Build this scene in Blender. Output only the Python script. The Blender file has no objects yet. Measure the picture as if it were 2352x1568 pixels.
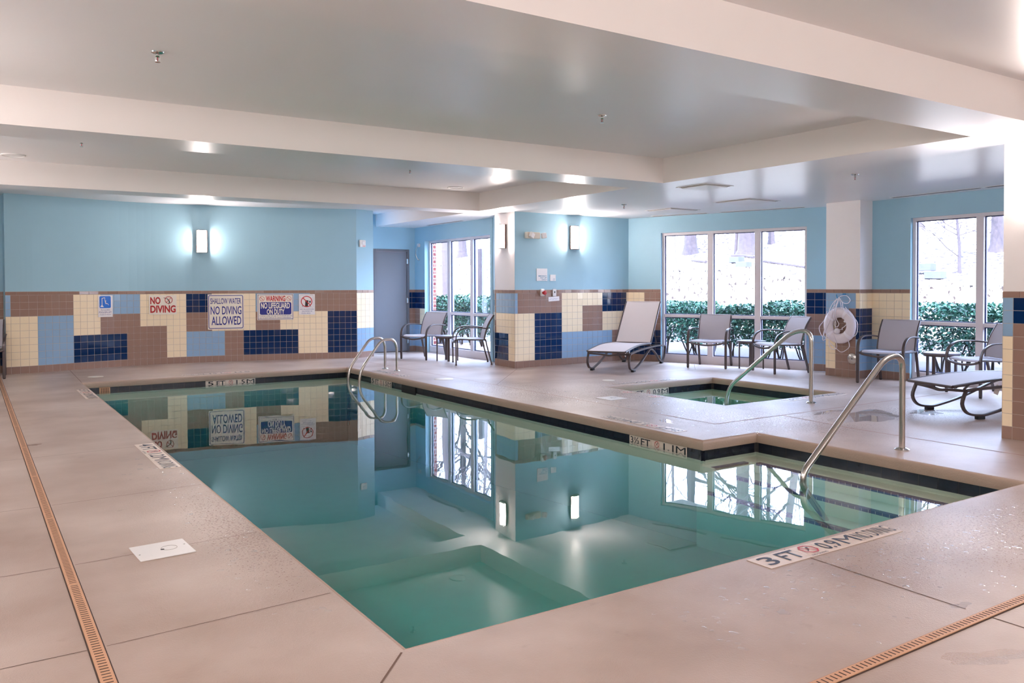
import bpy, math, random
from mathutils import Vector, Matrix
random.seed(7)
SC = bpy.context.scene
R = math.radians
PI = math.pi

# ------------------------------------------------------------------ camera
cam_d = bpy.data.cameras.new('camera')
cam = bpy.data.objects.new('camera', cam_d)
SC.collection.objects.link(cam)
SC.camera = cam
CH = 1.325
_yaw, _pitch, _roll = R(33.302), R(-1.146), R(-0.1777)
_f = Vector((math.sin(_yaw) * math.cos(_pitch), math.cos(_yaw) * math.cos(_pitch), math.sin(_pitch)))
_r0 = Vector((math.cos(_yaw), -math.sin(_yaw), 0))
_u0 = _r0.cross(_f)
_r = _r0 * math.cos(_roll) + _u0 * math.sin(_roll)
_u = -_r0 * math.sin(_roll) + _u0 * math.cos(_roll)
cam.matrix_world = Matrix(((_r.x, _u.x, -_f.x, 0), (_r.y, _u.y, -_f.y, 0), (_r.z, _u.z, -_f.z, CH), (0, 0, 0, 1)))
cam_d.sensor_width = 36.0
cam_d.lens = 1906.0 / 2352.0 * 36.0
cam_d.shift_y = -87.7 / 2352.0
cam_d.clip_end = 300

# ------------------------------------------------------------------ world, sun, exposure
SKY_STRENGTH = 8.0
SUN_STRENGTH = 7.0
LAMP = 66.0            # radiance of the sconce diffusers
world = bpy.data.worlds.new('sky')
SC.world = world
world.use_nodes = True
_wn = world.node_tree
_bg = _wn.nodes['Background']
_bg.inputs[0].default_value = (0.56, 0.70, 1.0, 1)
_bg.inputs[1].default_value = SKY_STRENGTH
sun_d = bpy.data.lights.new('sun', 'SUN')
sun_d.energy = SUN_STRENGTH
sun_d.angle = R(0.6)
sun_d.color = (1.0, 0.95, 0.88)
sun = bpy.data.objects.new('sun', sun_d)
SC.collection.objects.link(sun)
sun.rotation_euler = Vector((0.62, 0.25, -0.75)).to_track_quat('-Z', 'Y').to_euler()
SC.view_settings.view_transform = 'Standard'
SC.view_settings.look = 'None'
SC.view_settings.gamma = 1.0
SC.view_settings.use_curve_mapping = False
SC.view_settings.exposure = 1.40
SC.cycles.use_denoising = True
SC.cycles.max_bounces = 9
SC.cycles.diffuse_bounces = 5
SC.cycles.glossy_bounces = 4
SC.cycles.transparent_max_bounces = 16
SC.cycles.sample_clamp_indirect = 6.0
SC.cycles.caustics_reflective = False
SC.cycles.caustics_refractive = False

# ------------------------------------------------------------------ materials
def lin(c):
    return tuple(((v / 255.0) / 12.92 if v / 255.0 <= 0.04045 else ((v / 255.0 + 0.055) / 1.055) ** 2.4) for v in c)

def mat(name, rgb, rough=0.5, metal=0.0, var=0.0, vscale=4.0, bump=0.0, bscale=60.0, spec=0.5, coat=0.0, emit=None, estr=0.0):
    m = bpy.data.materials.new(name)
    m.use_nodes = True
    nt = m.node_tree
    b = nt.nodes['Principled BSDF']
    col = lin(rgb) + (1,)
    b.inputs['Base Color'].default_value = col
    b.inputs['Roughness'].default_value = rough
    b.inputs['Metallic'].default_value = metal
    b.inputs['Specular IOR Level'].default_value = spec
    b.inputs['Coat Weight'].default_value = coat
    if emit:
        b.inputs['Emission Color'].default_value = tuple(emit) + (1,)
        b.inputs['Emission Strength'].default_value = estr
    tc = nt.nodes.new('ShaderNodeTexCoord')
    if var:
        n = nt.nodes.new('ShaderNodeTexNoise'); n.inputs['Scale'].default_value = vscale
        n.inputs['Detail'].default_value = 5
        nt.links.new(tc.outputs['Object'], n.inputs['Vector'])
        mx = nt.nodes.new('ShaderNodeMix'); mx.data_type = 'RGBA'
        mx.inputs[6].default_value = tuple(c * (1 - var) for c in col[:3]) + (1,)
        mx.inputs[7].default_value = tuple(min(1, c * (1 + var)) for c in col[:3]) + (1,)
        nt.links.new(n.outputs['Fac'], mx.inputs[0])
        nt.links.new(mx.outputs[2], b.inputs['Base Color'])
    if bump:
        n2 = nt.nodes.new('ShaderNodeTexNoise'); n2.inputs['Scale'].default_value = bscale
        n2.inputs['Detail'].default_value = 3
        nt.links.new(tc.outputs['Object'], n2.inputs['Vector'])
        bp = nt.nodes.new('ShaderNodeBump'); bp.inputs['Strength'].default_value = bump
        bp.inputs['Distance'].default_value = 0.01
        nt.links.new(n2.outputs['Fac'], bp.inputs['Height'])
        nt.links.new(bp.outputs['Normal'], b.inputs['Normal'])
    return m

M = {}
M['blue'] = mat('blue_wall_paint', (158, 197, 214), 0.55, var=0.02, bump=0.05, bscale=250)
M['white'] = mat('white_column_paint', (240, 234, 232), 0.5, var=0.02, bump=0.05, bscale=250)
M['ceiling'] = mat('glossy_ceiling_paint', (234, 231, 232), 0.32, var=0.02, vscale=1.5, bump=0.03, bscale=5.0, spec=0.5)
M['beam'] = mat('beam_paint', (234, 227, 223), 0.5, var=0.015, bump=0.04, bscale=200)
M['grout'] = mat('tile_grout', (196, 180, 168), 0.9)
M['wl_grout'] = mat('dark_waterline_grout', (64, 58, 58), 0.9)
M['t_brown'] = mat('brown_tile', (154, 125, 112), 0.07, var=0.05, vscale=3)
M['t_cream'] = mat('cream_tile', (250, 231, 198), 0.10, var=0.02, vscale=3)
M['t_blue'] = mat('light_blue_tile', (146, 178, 208), 0.10, var=0.04, vscale=3)
M['t_navy'] = mat('navy_tile', (10, 44, 88), 0.06, var=0.12, vscale=3)
M['wl_navy'] = mat('waterline_tile', (30, 34, 46), 0.2, var=0.4, vscale=14)
M['step_navy'] = mat('step_edge_tile', (20, 45, 110), 0.2, var=0.2, vscale=20)
M['plaster'] = mat('pool_plaster', (226, 226, 206), 0.7, var=0.05, vscale=6)
M['coping'] = mat('coping_concrete', (176, 152, 136), 0.6, var=0.05, vscale=8, bump=0.25, bscale=90)
M['joint'] = mat('control_joint', (112, 88, 76), 0.9)
M['joint_red'] = mat('caulked_joint', (168, 128, 112), 0.8)
M['drain'] = mat('tan_drain_cover', (204, 154, 120), 0.5, var=0.1, vscale=9)
M['dark'] = mat('dark_slot', (74, 56, 48), 0.8)
M['whitep'] = mat('white_plastic', (232, 228, 226), 0.4)
M['offwhite'] = mat('off_white_plastic', (224, 214, 200), 0.45)
M['steel'] = mat('brushed_steel', (196, 190, 184), 0.26, metal=1.0)
M['chrome'] = mat('chrome', (216, 214, 212), 0.12, metal=1.0)
M['alu'] = mat('window_aluminium', (222, 214, 216), 0.4, var=0.01)
M['gasket'] = mat('window_gasket', (40, 50, 90), 0.5)
M['bronze'] = mat('dark_bronze_frame', (84, 74, 74), 0.38, metal=0.35, var=0.05, vscale=10)
M['sling'] = mat('grey_sling_mesh', (184, 178, 184), 0.75, var=0.03, vscale=220, bump=0.2, bscale=500)
M['slingw'] = mat('pale_sling_mesh', (200, 192, 194), 0.75, var=0.03, vscale=220, bump=0.2, bscale=500)
M['tablet'] = mat('table_top_grey', (112, 108, 118), 0.35, var=0.03)
M['rubber'] = mat('black_rubber', (22, 20, 24), 0.6)
M['door'] = mat('grey_door_paint', (118, 118, 124), 0.42, var=0.02)
M['doorf'] = mat('grey_door_frame_paint', (104, 104, 110), 0.45)
M['lampf'] = mat('sconce_bronze', (96, 66, 60), 0.35, metal=0.6)
M['glow'] = mat('sconce_diffuser', (255, 250, 245), 0.4, emit=(1.0, 0.87, 0.82), estr=LAMP)
M['red'] = mat('red_ink', (196, 24, 24), 0.4)
M['dred'] = mat('dark_red_ink', (176, 8, 12), 0.4)
M['navyink'] = mat('navy_ink', (24, 30, 130), 0.4)
M['black'] = mat('black_ink', (24, 26, 34), 0.4)
M['markink'] = mat('marker_ink', (44, 52, 72), 0.5, var=0.15, vscale=30)
M['markred'] = mat('marker_red', (196, 60, 76), 0.5)
M['marktile'] = mat('marker_tile', (224, 204, 190), 0.35, var=0.04, vscale=10)
M['signblue'] = mat('sign_blue', (20, 110, 214), 0.25, var=0.1, vscale=6)
M['signw'] = mat('sign_white', (236, 232, 232), 0.35)
M['signc'] = mat('sign_cream', (236, 226, 212), 0.3)
M['teal'] = mat('teal_ink', (40, 120, 160), 0.4)
M['rope'] = mat('white_rope', (238, 232, 240), 0.8, bump=0.4, bscale=200)
M['ring'] = mat('ring_buoy_white', (226, 216, 222), 0.5, var=0.03, vscale=10)
M['hook'] = mat('blue_hook', (30, 130, 190), 0.35)
M['rust'] = mat('rust_stain', (112, 72, 40), 0.4)
M['tag'] = mat('paper_tag', (226, 214, 200), 0.7)
M['brick'] = mat('outside_brick', (130, 60, 52), 0.8)
M['bark'] = mat('grey_bark', (62, 54, 58), 0.9, var=0.4, vscale=9, bump=0.8, bscale=14)
M['palebark'] = mat('pale_bark', (88, 80, 84), 0.9, var=0.2, vscale=9, bump=0.4, bscale=14)
M['stem'] = mat('hedge_stem', (62, 50, 42), 0.9)
M['stone'] = mat('grey_block', (72, 74, 84), 0.9, var=0.15, vscale=6, bump=0.6, bscale=12)
M['greenb'] = mat('green_bulb', (30, 110, 60), 0.4)
M['redb'] = mat('red_bulb', (190, 30, 60), 0.2)

def leafmat(name, a, b):
    m = mat(name, a, 0.4, spec=0.5)
    nt = m.node_tree
    p = nt.nodes['Principled BSDF']
    g = nt.nodes.new('ShaderNodeNewGeometry')
    mx = nt.nodes.new('ShaderNodeMix'); mx.data_type = 'RGBA'
    mx.inputs[6].default_value = lin(a) + (1,); mx.inputs[7].default_value = lin(b) + (1,)
    nt.links.new(g.outputs['Random Per Island'], mx.inputs[0])
    nt.links.new(mx.outputs[2], p.inputs['Base Color'])
    return m
M['leaf'] = leafmat('hedge_leaf', (14, 46, 42), (82, 134, 106))

# deck: beige broom-finished concrete with wet zones near the pool
def deck_material():
    m = mat('deck_concrete', (188, 168, 156), 0.55)
    nt = m.node_tree; L = nt.links.new
    b = nt.nodes['Principled BSDF']
    tc = nt.nodes.new('ShaderNodeTexCoord')
    def noise(s, d=4, vec=None):
        n = nt.nodes.new('ShaderNodeTexNoise'); n.inputs['Scale'].default_value = s; n.inputs['Detail'].default_value = d
        L(vec or tc.outputs['Object'], n.inputs['Vector']); return n.outputs['Fac']
    def ramp(src, a, bb, ca=(0, 0, 0, 1), cb=(1, 1, 1, 1)):
        r = nt.nodes.new('ShaderNodeValToRGB')
        r.color_ramp.elements[0].position = a; r.color_ramp.elements[1].position = bb
        r.color_ramp.elements[0].color = ca; r.color_ramp.elements[1].color = cb
        L(src, r.inputs['Fac']); return r.outputs['Color']
    def mul(a, b2):
        n = nt.nodes.new('ShaderNodeMath'); n.operation = 'MULTIPLY'; L(a, n.inputs[0])
        if isinstance(b2, (int, float)): n.inputs[1].default_value = b2
        else: L(b2, n.inputs[1])
        return n.outputs[0]
    def blob(cx, cy, sx, sy):
        mp = nt.nodes.new('ShaderNodeMapping')
        mp.vector_type = 'POINT'
        mp.inputs['Location'].default_value = (-cx / sx, -cy / sy, 0)
        mp.inputs['Scale'].default_value = (1 / sx, 1 / sy, 0)
        L(tc.outputs['Object'], mp.inputs['Vector'])
        g = nt.nodes.new('ShaderNodeTexGradient'); g.gradient_type = 'SPHERICAL'
        L(mp.outputs['Vector'], g.inputs['Vector']); return g.outputs['Fac']
    def mx(a, b2):
        n = nt.nodes.new('ShaderNodeMath'); n.operation = 'MAXIMUM'; L(a, n.inputs[0]); L(b2, n.inputs[1]); return n.outputs[0]
    base = ramp(noise(1.1, 7), 0.32, 0.70, lin((162, 138, 124)) + (1,), lin((200, 181, 170)) + (1,))
    spots = ramp(noise(9.0, 6), 0.66, 0.74)
    mc = nt.nodes.new('ShaderNodeMix'); mc.data_type = 'RGBA'
    L(mul(spots, 0.22), mc.inputs[0]); L(base, mc.inputs[6]); mc.inputs[7].default_value = lin((136, 110, 96)) + (1,)
    zone = blob(1.2, 4.6, 0.5, 2.4)
    for a in ((6.6, 5.6, 2.2, 2.6), (5.9, 8.5, 1.3, 3.5), (4.6, 2.3, 2.4, 0.9), (8.2, 4.9, 1.6, 1.3), (7.4, 7.5, 3.5, 3.5)):
        zone = mx(zone, blob(*a))
    speck = ramp(noise(70, 5), 0.40, 0.70)
    wet = nt.nodes.new('ShaderNodeMath'); wet.operation = 'MULTIPLY'; wet.use_clamp = True
    L(mul(zone, 2.2), wet.inputs[0]); L(speck, wet.inputs[1])
    wetf = wet.outputs[0]
    mc2 = nt.nodes.new('ShaderNodeMix'); mc2.data_type = 'RGBA'
    L(mul(wetf, 0.02), mc2.inputs[0]); L(mc.outputs[2], mc2.inputs[6]); mc2.inputs[7].default_value = lin((150, 124, 110)) + (1,)
    L(mc2.outputs[2], b.inputs['Base Color'])
    rr = nt.nodes.new('ShaderNodeMapRange'); L(wetf, rr.inputs[0]); rr.inputs[3].default_value = 0.42; rr.inputs[4].default_value = 0.27
    L(rr.outputs[0], b.inputs['Roughness'])
    h1 = noise(170, 3); h2 = noise(75, 4)
    ad = nt.nodes.new('ShaderNodeMath'); ad.operation = 'ADD'; L(h1, ad.inputs[0]); L(mul(h2, 0.8), ad.inputs[1])
    bp = nt.nodes.new('ShaderNodeBump'); bp.inputs['Distance'].default_value = 0.003; ms = nt.nodes.new('ShaderNodeMath'); ms.operation = 'MULTIPLY_ADD'; L(wetf, ms.inputs[0]); ms.inputs[1].default_value = 0.5; ms.inputs[2].default_value = 0.36; L(ms.outputs[0], bp.inputs['Strength'])
    L(ad.outputs[0], bp.inputs['Height']); L(bp.outputs['Normal'], b.inputs['Normal'])
    return m
M['deck'] = deck_material()

def water_material(name, dens, color, wave=0.02, volume=True, hi=1.0):
    m = bpy.data.materials.new(name); m.use_nodes = True
    nt = m.node_tree; nt.nodes.clear(); L = nt.links.new
    out = nt.nodes.new('ShaderNodeOutputMaterial')
    fr = nt.nodes.new('ShaderNodeFresnel'); fr.inputs['IOR'].default_value = 2.0
    geo = nt.nodes.new('ShaderNodeNewGeometry')
    inv = nt.nodes.new('ShaderNodeMath'); inv.operation = 'SUBTRACT'; inv.inputs[0].default_value = 1.0
    L(geo.outputs['Backfacing'], inv.inputs[1])
    mu = nt.nodes.new('ShaderNodeMath'); mu.operation = 'MULTIPLY'
    L(fr.outputs[0], mu.inputs[0]); L(inv.outputs[0], mu.inputs[1])
    tr = nt.nodes.new('ShaderNodeBsdfTransparent')
    gl = nt.nodes.new('ShaderNodeBsdfGlossy'); gl.inputs['Roughness'].default_value = 0.012
    mix = nt.nodes.new('ShaderNodeMixShader')
    L(mu.outputs[0], mix.inputs[0]); L(tr.outputs[0], mix.inputs[1]); L(gl.outputs[0], mix.inputs[2])
    tc = nt.nodes.new('ShaderNodeTexCoord')
    n = nt.nodes.new('ShaderNodeTexNoise'); n.inputs['Scale'].default_value = 2.2; n.inputs['Detail'].default_value = 2
    L(tc.outputs['Object'], n.inputs['Vector'])
    bp = nt.nodes.new('ShaderNodeBump'); bp.inputs['Strength'].default_value = wave; bp.inputs['Distance'].default_value = 0.02
    L(n.outputs['Fac'], bp.inputs['Height']); L(bp.outputs['Normal'], gl.inputs['Normal']); L(bp.outputs['Normal'], fr.inputs['Normal'])
    L(mix.outputs[0], out.inputs['Surface'])
    if volume:
        v = nt.nodes.new('ShaderNodeVolumeAbsorption')
        v.inputs['Color'].default_value = color + (1,); v.inputs['Density'].default_value = dens
        L(v.outputs[0], out.inputs['Volume'])
    return m
M['water'] = water_material('pool_water', 1.35, (0.32, 0.78, 0.78), 0.03)
M['spawater'] = water_material('spa_water', 0.9, (0.22, 0.9, 0.8), 0.10)
M['glitter'] = water_material('glittering_film', 0, (1, 1, 1), 1.0, volume=False)
M['glitter'].node_tree.nodes['Noise Texture'].inputs['Scale'].default_value = 160
M['puddle'] = water_material('puddle_water', 0, (1, 1, 1), 0.05, volume=False)

def glass_material():
    m = bpy.data.materials.new('window_glass'); m.use_nodes = True
    nt = m.node_tree; nt.nodes.clear(); L = nt.links.new
    out = nt.nodes.new('ShaderNodeOutputMaterial')
    lw = nt.nodes.new('ShaderNodeFresnel'); lw.inputs['IOR'].default_value = 1.3
    tr = nt.nodes.new('ShaderNodeBsdfTransparent'); tr.inputs[0].default_value = (0.96, 0.98, 1, 1)
    gl = nt.nodes.new('ShaderNodeBsdfGlossy'); gl.inputs['Roughness'].default_value = 0.02
    geo = nt.nodes.new('ShaderNodeNewGeometry')
    inv = nt.nodes.new('ShaderNodeMath'); inv.operation = 'SUBTRACT'; inv.inputs[0].default_value = 1.0
    L(geo.outputs['Backfacing'], inv.inputs[1])
    mu = nt.nodes.new('ShaderNodeMath'); mu.operation = 'MULTIPLY'
    L(lw.outputs[0], mu.inputs[0]); L(inv.outputs[0], mu.inputs[1])
    mix = nt.nodes.new('ShaderNodeMixShader')
    L(mu.outputs[0], mix.inputs[0]); L(tr.outputs[0], mix.inputs[1]); L(gl.outputs[0], mix.inputs[2])
    L(mix.outputs[0], out.inputs['Surface'])
    return m
M['glass'] = glass_material()

def block_wall_material():
    m = mat('retaining_block', (232, 222, 206), 0.9)
    nt = m.node_tree; L = nt.links.new; b = nt.nodes['Principled BSDF']
    tc = nt.nodes.new('ShaderNodeTexCoord')
    mp = nt.nodes.new('ShaderNodeMapping'); mp.inputs['Rotation'].default_value = (R(90), 0, R(90)); L(tc.outputs['Object'], mp.inputs['Vector'])
    br = nt.nodes.new('ShaderNodeTexBrick'); br.inputs['Scale'].default_value = 1.0
    br.inputs['Brick Width'].default_value = 0.42; br.inputs['Row Height'].default_value = 0.2; br.inputs['Mortar Size'].default_value = 0.006
    br.inputs['Color1'].default_value = lin((236, 226, 212)) + (1,); br.inputs['Color2'].default_value = lin((220, 210, 196)) + (1,); br.inputs['Mortar'].default_value = lin((60, 52, 50)) + (1,)
    sep = nt.nodes.new('ShaderNodeSeparateXYZ'); L(tc.outputs['Object'], sep.inputs[0])
    cmb = nt.nodes.new('ShaderNodeCombineXYZ'); L(sep.outputs['Y'], cmb.inputs['X']); L(sep.outputs['Z'], cmb.inputs['Y'])
    L(cmb.outputs[0], br.inputs['Vector'])
    n = nt.nodes.new('ShaderNodeTexNoise'); n.inputs['Scale'].default_value = 7; n.inputs['Detail'].default_value = 8; L(tc.outputs['Object'], n.inputs['Vector'])
    r = nt.nodes.new('ShaderNodeValToRGB'); r.color_ramp.elements[0].position = 0.57; r.color_ramp.elements[1].position = 0.62; L(n.outputs['Fac'], r.inputs['Fac'])
    mx = nt.nodes.new('ShaderNodeMix'); mx.data_type = 'RGBA'; L(r.outputs['Color'], mx.inputs[0]); L(br.outputs['Color'], mx.inputs[6]); mx.inputs[7].default_value = lin((60, 48, 44)) + (1,)
    L(mx.outputs[2], b.inputs['Base Color'])
    return m
M['blockwall'] = block_wall_material()

def litter_material():
    m = mat('leaf_litter', (220, 204, 190), 1.0)
    nt = m.node_tree; L = nt.links.new; b = nt.nodes['Principled BSDF']
    tc = nt.nodes.new('ShaderNodeTexCoord')
    n = nt.nodes.new('ShaderNodeTexNoise'); n.inputs['Scale'].default_value = 6.5; n.inputs['Detail'].default_value = 9; n.inputs['Roughness'].default_value = 0.7
    L(tc.outputs['Object'], n.inputs['Vector'])
    r = nt.nodes.new('ShaderNodeValToRGB'); e = r.color_ramp.elements
    e[0].position = 0.470; e[0].color = lin((44, 34, 38)) + (1,); e[1].position = 0.510; e[1].color = lin((226, 210, 196)) + (1,)
    L(n.outputs['Fac'], r.inputs['Fac']); L(r.outputs['Color'], b.inputs['Base Color'])
    return m
M['litter'] = litter_material()
M['mulch'] = mat('bark_mulch', (50, 44, 52), 1.0, var=0.6, vscale=22, bump=0.8, bscale=30)

def brick_material():
    m = M['brick']; nt = m.node_tree; b = nt.nodes['Principled BSDF']
    tc = nt.nodes.new('ShaderNodeTexCoord'); sep = nt.nodes.new('ShaderNodeSeparateXYZ'); cmb = nt.nodes.new('ShaderNodeCombineXYZ')
    nt.links.new(tc.outputs['Object'], sep.inputs[0]); nt.links.new(sep.outputs['X'], cmb.inputs['X']); nt.links.new(sep.outputs['Z'], cmb.inputs['Y'])
    br = nt.nodes.new('ShaderNodeTexBrick'); br.inputs['Scale'].default_value = 1; br.inputs['Brick Width'].default_value = 0.2; br.inputs['Row Height'].default_value = 0.075; br.inputs['Mortar Size'].default_value = 0.008
    br.inputs['Color1'].default_value = lin((150, 66, 58)) + (1,); br.inputs['Color2'].default_value = lin((124, 50, 48)) + (1,); br.inputs['Mortar'].default_value = lin((190, 180, 176)) + (1,)
    nt.links.new(cmb.outputs[0], br.inputs['Vector']); nt.links.new(br.outputs['Color'], b.inputs['Base Color'])
brick_material()

# ------------------------------------------------------------------ mesh helpers
class MB:
    def __init__(s): s.v = []; s.f = []; s.m = []; s.mats = []; s.smooth = []
    def mi(s, m):
        if m is None: return 0
        m = M[m] if isinstance(m, str) else m
        if m not in s.mats: s.mats.append(m)
        return s.mats.index(m)
    def add(s, vs, fs, m=None, smooth=False):
        o = len(s.v); s.v += [tuple(p) for p in vs]; k = s.mi(m)
        for f in fs: s.f.append(tuple(i + o for i in f)); s.m.append(k); s.smooth.append(smooth)
    def box(s, x0, x1, y0, y1, z0, z1, m=None, xf=None, bev=0.0):
        if bev > 0:
            b = min(bev, (x1 - x0) / 2.01, (y1 - y0) / 2.01, (z1 - z0) / 2.01)
            vs = []; 
            for z, i in ((z0, b), (z0 + b, 0), (z1 - b, 0), (z1, b)):
                q = b
                xa, xb, ya, yb = x0 + i, x1 - i, y0 + i, y1 - i
                vs += [(xa + q, ya, z), (xb - q, ya, z), (xb, ya + q, z), (xb, yb - q, z), (xb - q, yb, z), (xa + q, yb, z), (xa, yb - q, z), (xa, ya + q, z)]
            fs = [tuple(range(7, -1, -1)), tuple(range(24, 32))]
            for l in range(3):
                for i in range(8):
                    j = (i + 1) % 8; fs.append((l * 8 + i, l * 8 + j, l * 8 + 8 + j, l * 8 + 8 + i))
        else:
            vs = [(x0, y0, z0), (x1, y0, z0), (x1, y1, z0), (x0, y1, z0), (x0, y0, z1), (x1, y0, z1), (x1, y1, z1), (x0, y1, z1)]
            fs = [(3, 2, 1, 0), (4, 5, 6, 7), (0, 1, 5, 4), (1, 2, 6, 5), (2, 3, 7, 6), (3, 0, 4, 7)]
        if xf: vs = [xf @ Vector(p) for p in vs]
        s.add(vs, fs, m)
    def tube(s, pts, r, m=None, seg=10, r2=None, up=(0, 0, 1), closed=False, caps=True):
        """tube along pts; r radius or list; r2 second semi-axis for flat bars"""
        P = [Vector(p) for p in pts]; n = len(P); vs = []; up = Vector(up)
        prev = None
        for i in range(n):
            a = P[i - 1] if (i > 0 or closed) else P[i]
            b = P[(i + 1) % n] if (i < n - 1 or closed) else P[i]
            t = (b - a).normalized()
            if prev is None:
                x = up.cross(t)
                if x.length < 1e-3: x = Vector((1, 0, 0)).cross(t)
            else: x = prev - t * prev.dot(t)
            x.normalize(); prev = x; y = t.cross(x)
            ra = r[i] if isinstance(r, (list, tuple)) else r
            rb = ra if r2 is None else r2
            for k in range(seg):
                an = 2 * PI * k / seg + (PI / seg if seg <= 4 else 0)
                c, sn = math.cos(an), math.sin(an)
                if r2 is not None:
                    e = 0.45
                    c = math.copysign(abs(c) ** e, c); sn = math.copysign(abs(sn) ** e, sn)
                vs.append(P[i] + x * (c * ra) + y * (sn * rb))
        fs = []
        for i in range(n if closed else n - 1):
            for k in range(seg):
                a = i * seg + k; b = i * seg + (k + 1) % seg; c = ((i + 1) % n) * seg + (k + 1) % seg; d = ((i + 1) % n) * seg + k
                fs.append((a, b, c, d))
        if caps and not closed:
            fs.append(tuple(range(seg - 1, -1, -1))); fs.append(tuple((n - 1) * seg + k for k in range(seg)))
        s.add(vs, fs, m, smooth=True)
    def lathe(s, prof, c=(0, 0, 0), m=None, seg=24, axis='z'):
        vs = []; fs = []
        for r, z in prof:
            for k in range(seg):
                a = 2 * PI * k / seg
                p = (r * math.cos(a), r * math.sin(a), z)
                if axis == 'y': p = (p[0], p[2], p[1])
                if axis == 'x': p = (p[2], p[0], p[1])
                vs.append((p[0] + c[0], p[1] + c[1], p[2] + c[2]))
        for i in range(len(prof) - 1):
            for k in range(seg):
                j = (k + 1) % seg
                fs.append((i * seg + k, i * seg + j, (i + 1) * seg + j, (i + 1) * seg + k))
        fs.append(tuple(range(seg - 1, -1, -1))); n = len(prof) - 1
        fs.append(tuple(n * seg + k for k in range(seg)))
        s.add(vs, fs, m, smooth=True)
    def prism(s, poly, z0, z1, m=None, xf=None):
        n = len(poly)
        vs = [(x, y, z0) for x, y in poly] + [(x, y, z1) for x, y in poly]
        fs = [tuple(range(n - 1, -1, -1)), tuple(range(n, 2 * n))] + [(i, (i + 1) % n, n + (i + 1) % n, n + i) for i in range(n)]
        if xf: vs = [xf @ Vector(p) for p in vs]
        s.add(vs, fs, m)
    def build(s, name, parent=None, m=None, loc=None, autosmooth=True):
        me = bpy.data.meshes.new(name)
        me.from_pydata(s.v, [], s.f)
        if not s.mats and m: s.mats = [M[m] if isinstance(m, str) else m]
        for k in s.mats: me.materials.append(k)
        me.polygons.foreach_set('material_index', s.m)
        me.polygons.foreach_set('use_smooth', s.smooth)
        me.update()
        try:
            if any(s.smooth): me.set_sharp_from_angle(angle=R(38))
        except Exception: pass
        o = bpy.data.objects.new(name, me); SC.collection.objects.link(o)
        if parent: o.parent = parent
        if loc: o.location = loc
        return o

def tag(o, label=None, cat=None, group=None, kind=None):
    if label: o['label'] = label
    if cat: o['category'] = cat
    if group: o['group'] = group
    if kind: o['kind'] = kind
    return o
def thing(name, label, cat, loc=(0, 0, 0), rot=(0, 0, 0), group=None):
    o = bpy.data.objects.new(name, None); SC.collection.objects.link(o)
    o.location = loc
    o.rotation_euler = (0, 0, rot) if isinstance(rot, (int, float)) else rot
    o.empty_display_size = 0.1
    return tag(o, label, cat, group)
def dup(root, loc, rot, label=None, group=None):
    r = root.copy(); SC.collection.objects.link(r); r.location = loc
    r.rotation_euler = (0, 0, rot) if isinstance(rot, (int, float)) else rot
    if label: r['label'] = label
    if group: r['group'] = group
    for ch in list(root.children):
        c = ch.copy(); SC.collection.objects.link(c); c.parent = r
        for g in list(ch.children):
            d = g.copy(); SC.collection.objects.link(d); d.parent = c
    return r
def struct(o): o['kind'] = 'structure'; return o

def catmull(pts, n=6, closed=False):
    P = [Vector(p) for p in pts]; out = []; N = len(P)
    rng = range(N) if closed else range(N - 1)
    for i in rng:
        p0 = P[i - 1] if (i > 0 or closed) else P[i]; p1 = P[i]; p2 = P[(i + 1) % N]
        p3 = P[(i + 2) % N] if (i + 2 < N or closed) else p2
        for k in range(n):
            t = k / n
            out.append(0.5 * ((2 * p1) + (p2 - p0) * t + (2 * p0 - 5 * p1 + 4 * p2 - p3) * t * t + (3 * p1 - p0 - 3 * p2 + p3) * t ** 3))
    if not closed: out.append(P[-1])
    return out

def fillet(pts, rad, n=6):
    P = [Vector(p) for p in pts]; out = [P[0]]
    for i in range(1, len(P) - 1):
        a = (P[i - 1] - P[i]); b = (P[i + 1] - P[i])
        r = rad[i - 1] if isinstance(rad, (list, tuple)) else rad
        r = min(r, a.length * 0.49, b.length * 0.49)
        a = P[i] + a.normalized() * r; b = P[i] + b.normalized() * r
        for k in range(n + 1):
            t = k / n; out.append(a * (1 - t) ** 2 + P[i] * 2 * t * (1 - t) + b * t * t)
    out.append(P[-1]); return out

# ------------------------------------------------------------------ lettering
def text_part(name, s, m, parent, x, z, w, h, y=-0.003, bold=0.0, label=None):
    """letters fitted into the box (x..x+w, z..z+h) of the parent's face plane"""
    cu = bpy.data.curves.new('lettering', 'FONT'); cu.body = s; cu.size = 1.0; cu.extrude = 0.0
    cu.offset = bold; cu.resolution_u = 3; cu.align_x = 'CENTER'; cu.space_line = 0.82
    ob = bpy.data.objects.new('lettering', cu); SC.collection.objects.link(ob)
    dg = bpy.context.evaluated_depsgraph_get()
    me = bpy.data.meshes.new_from_object(ob.evaluated_get(dg))
    bpy.data.objects.remove(ob)
    xs = [v.co.x for v in me.vertices]; ys = [v.co.y for v in me.vertices]
    x0, x1, y0, y1 = min(xs), max(xs), min(ys), max(ys)
    for v in me.vertices:
        v.co = Vector((x + (v.co.x - x0) / (x1 - x0) * w, y, z + (v.co.y - y0) / (y1 - y0) * h))
    me.materials.clear(); me.materials.append(M[m])
    me.name = name
    o = bpy.data.objects.new(name, me); SC.collection.objects.link(o); o.parent = parent
    return o
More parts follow.
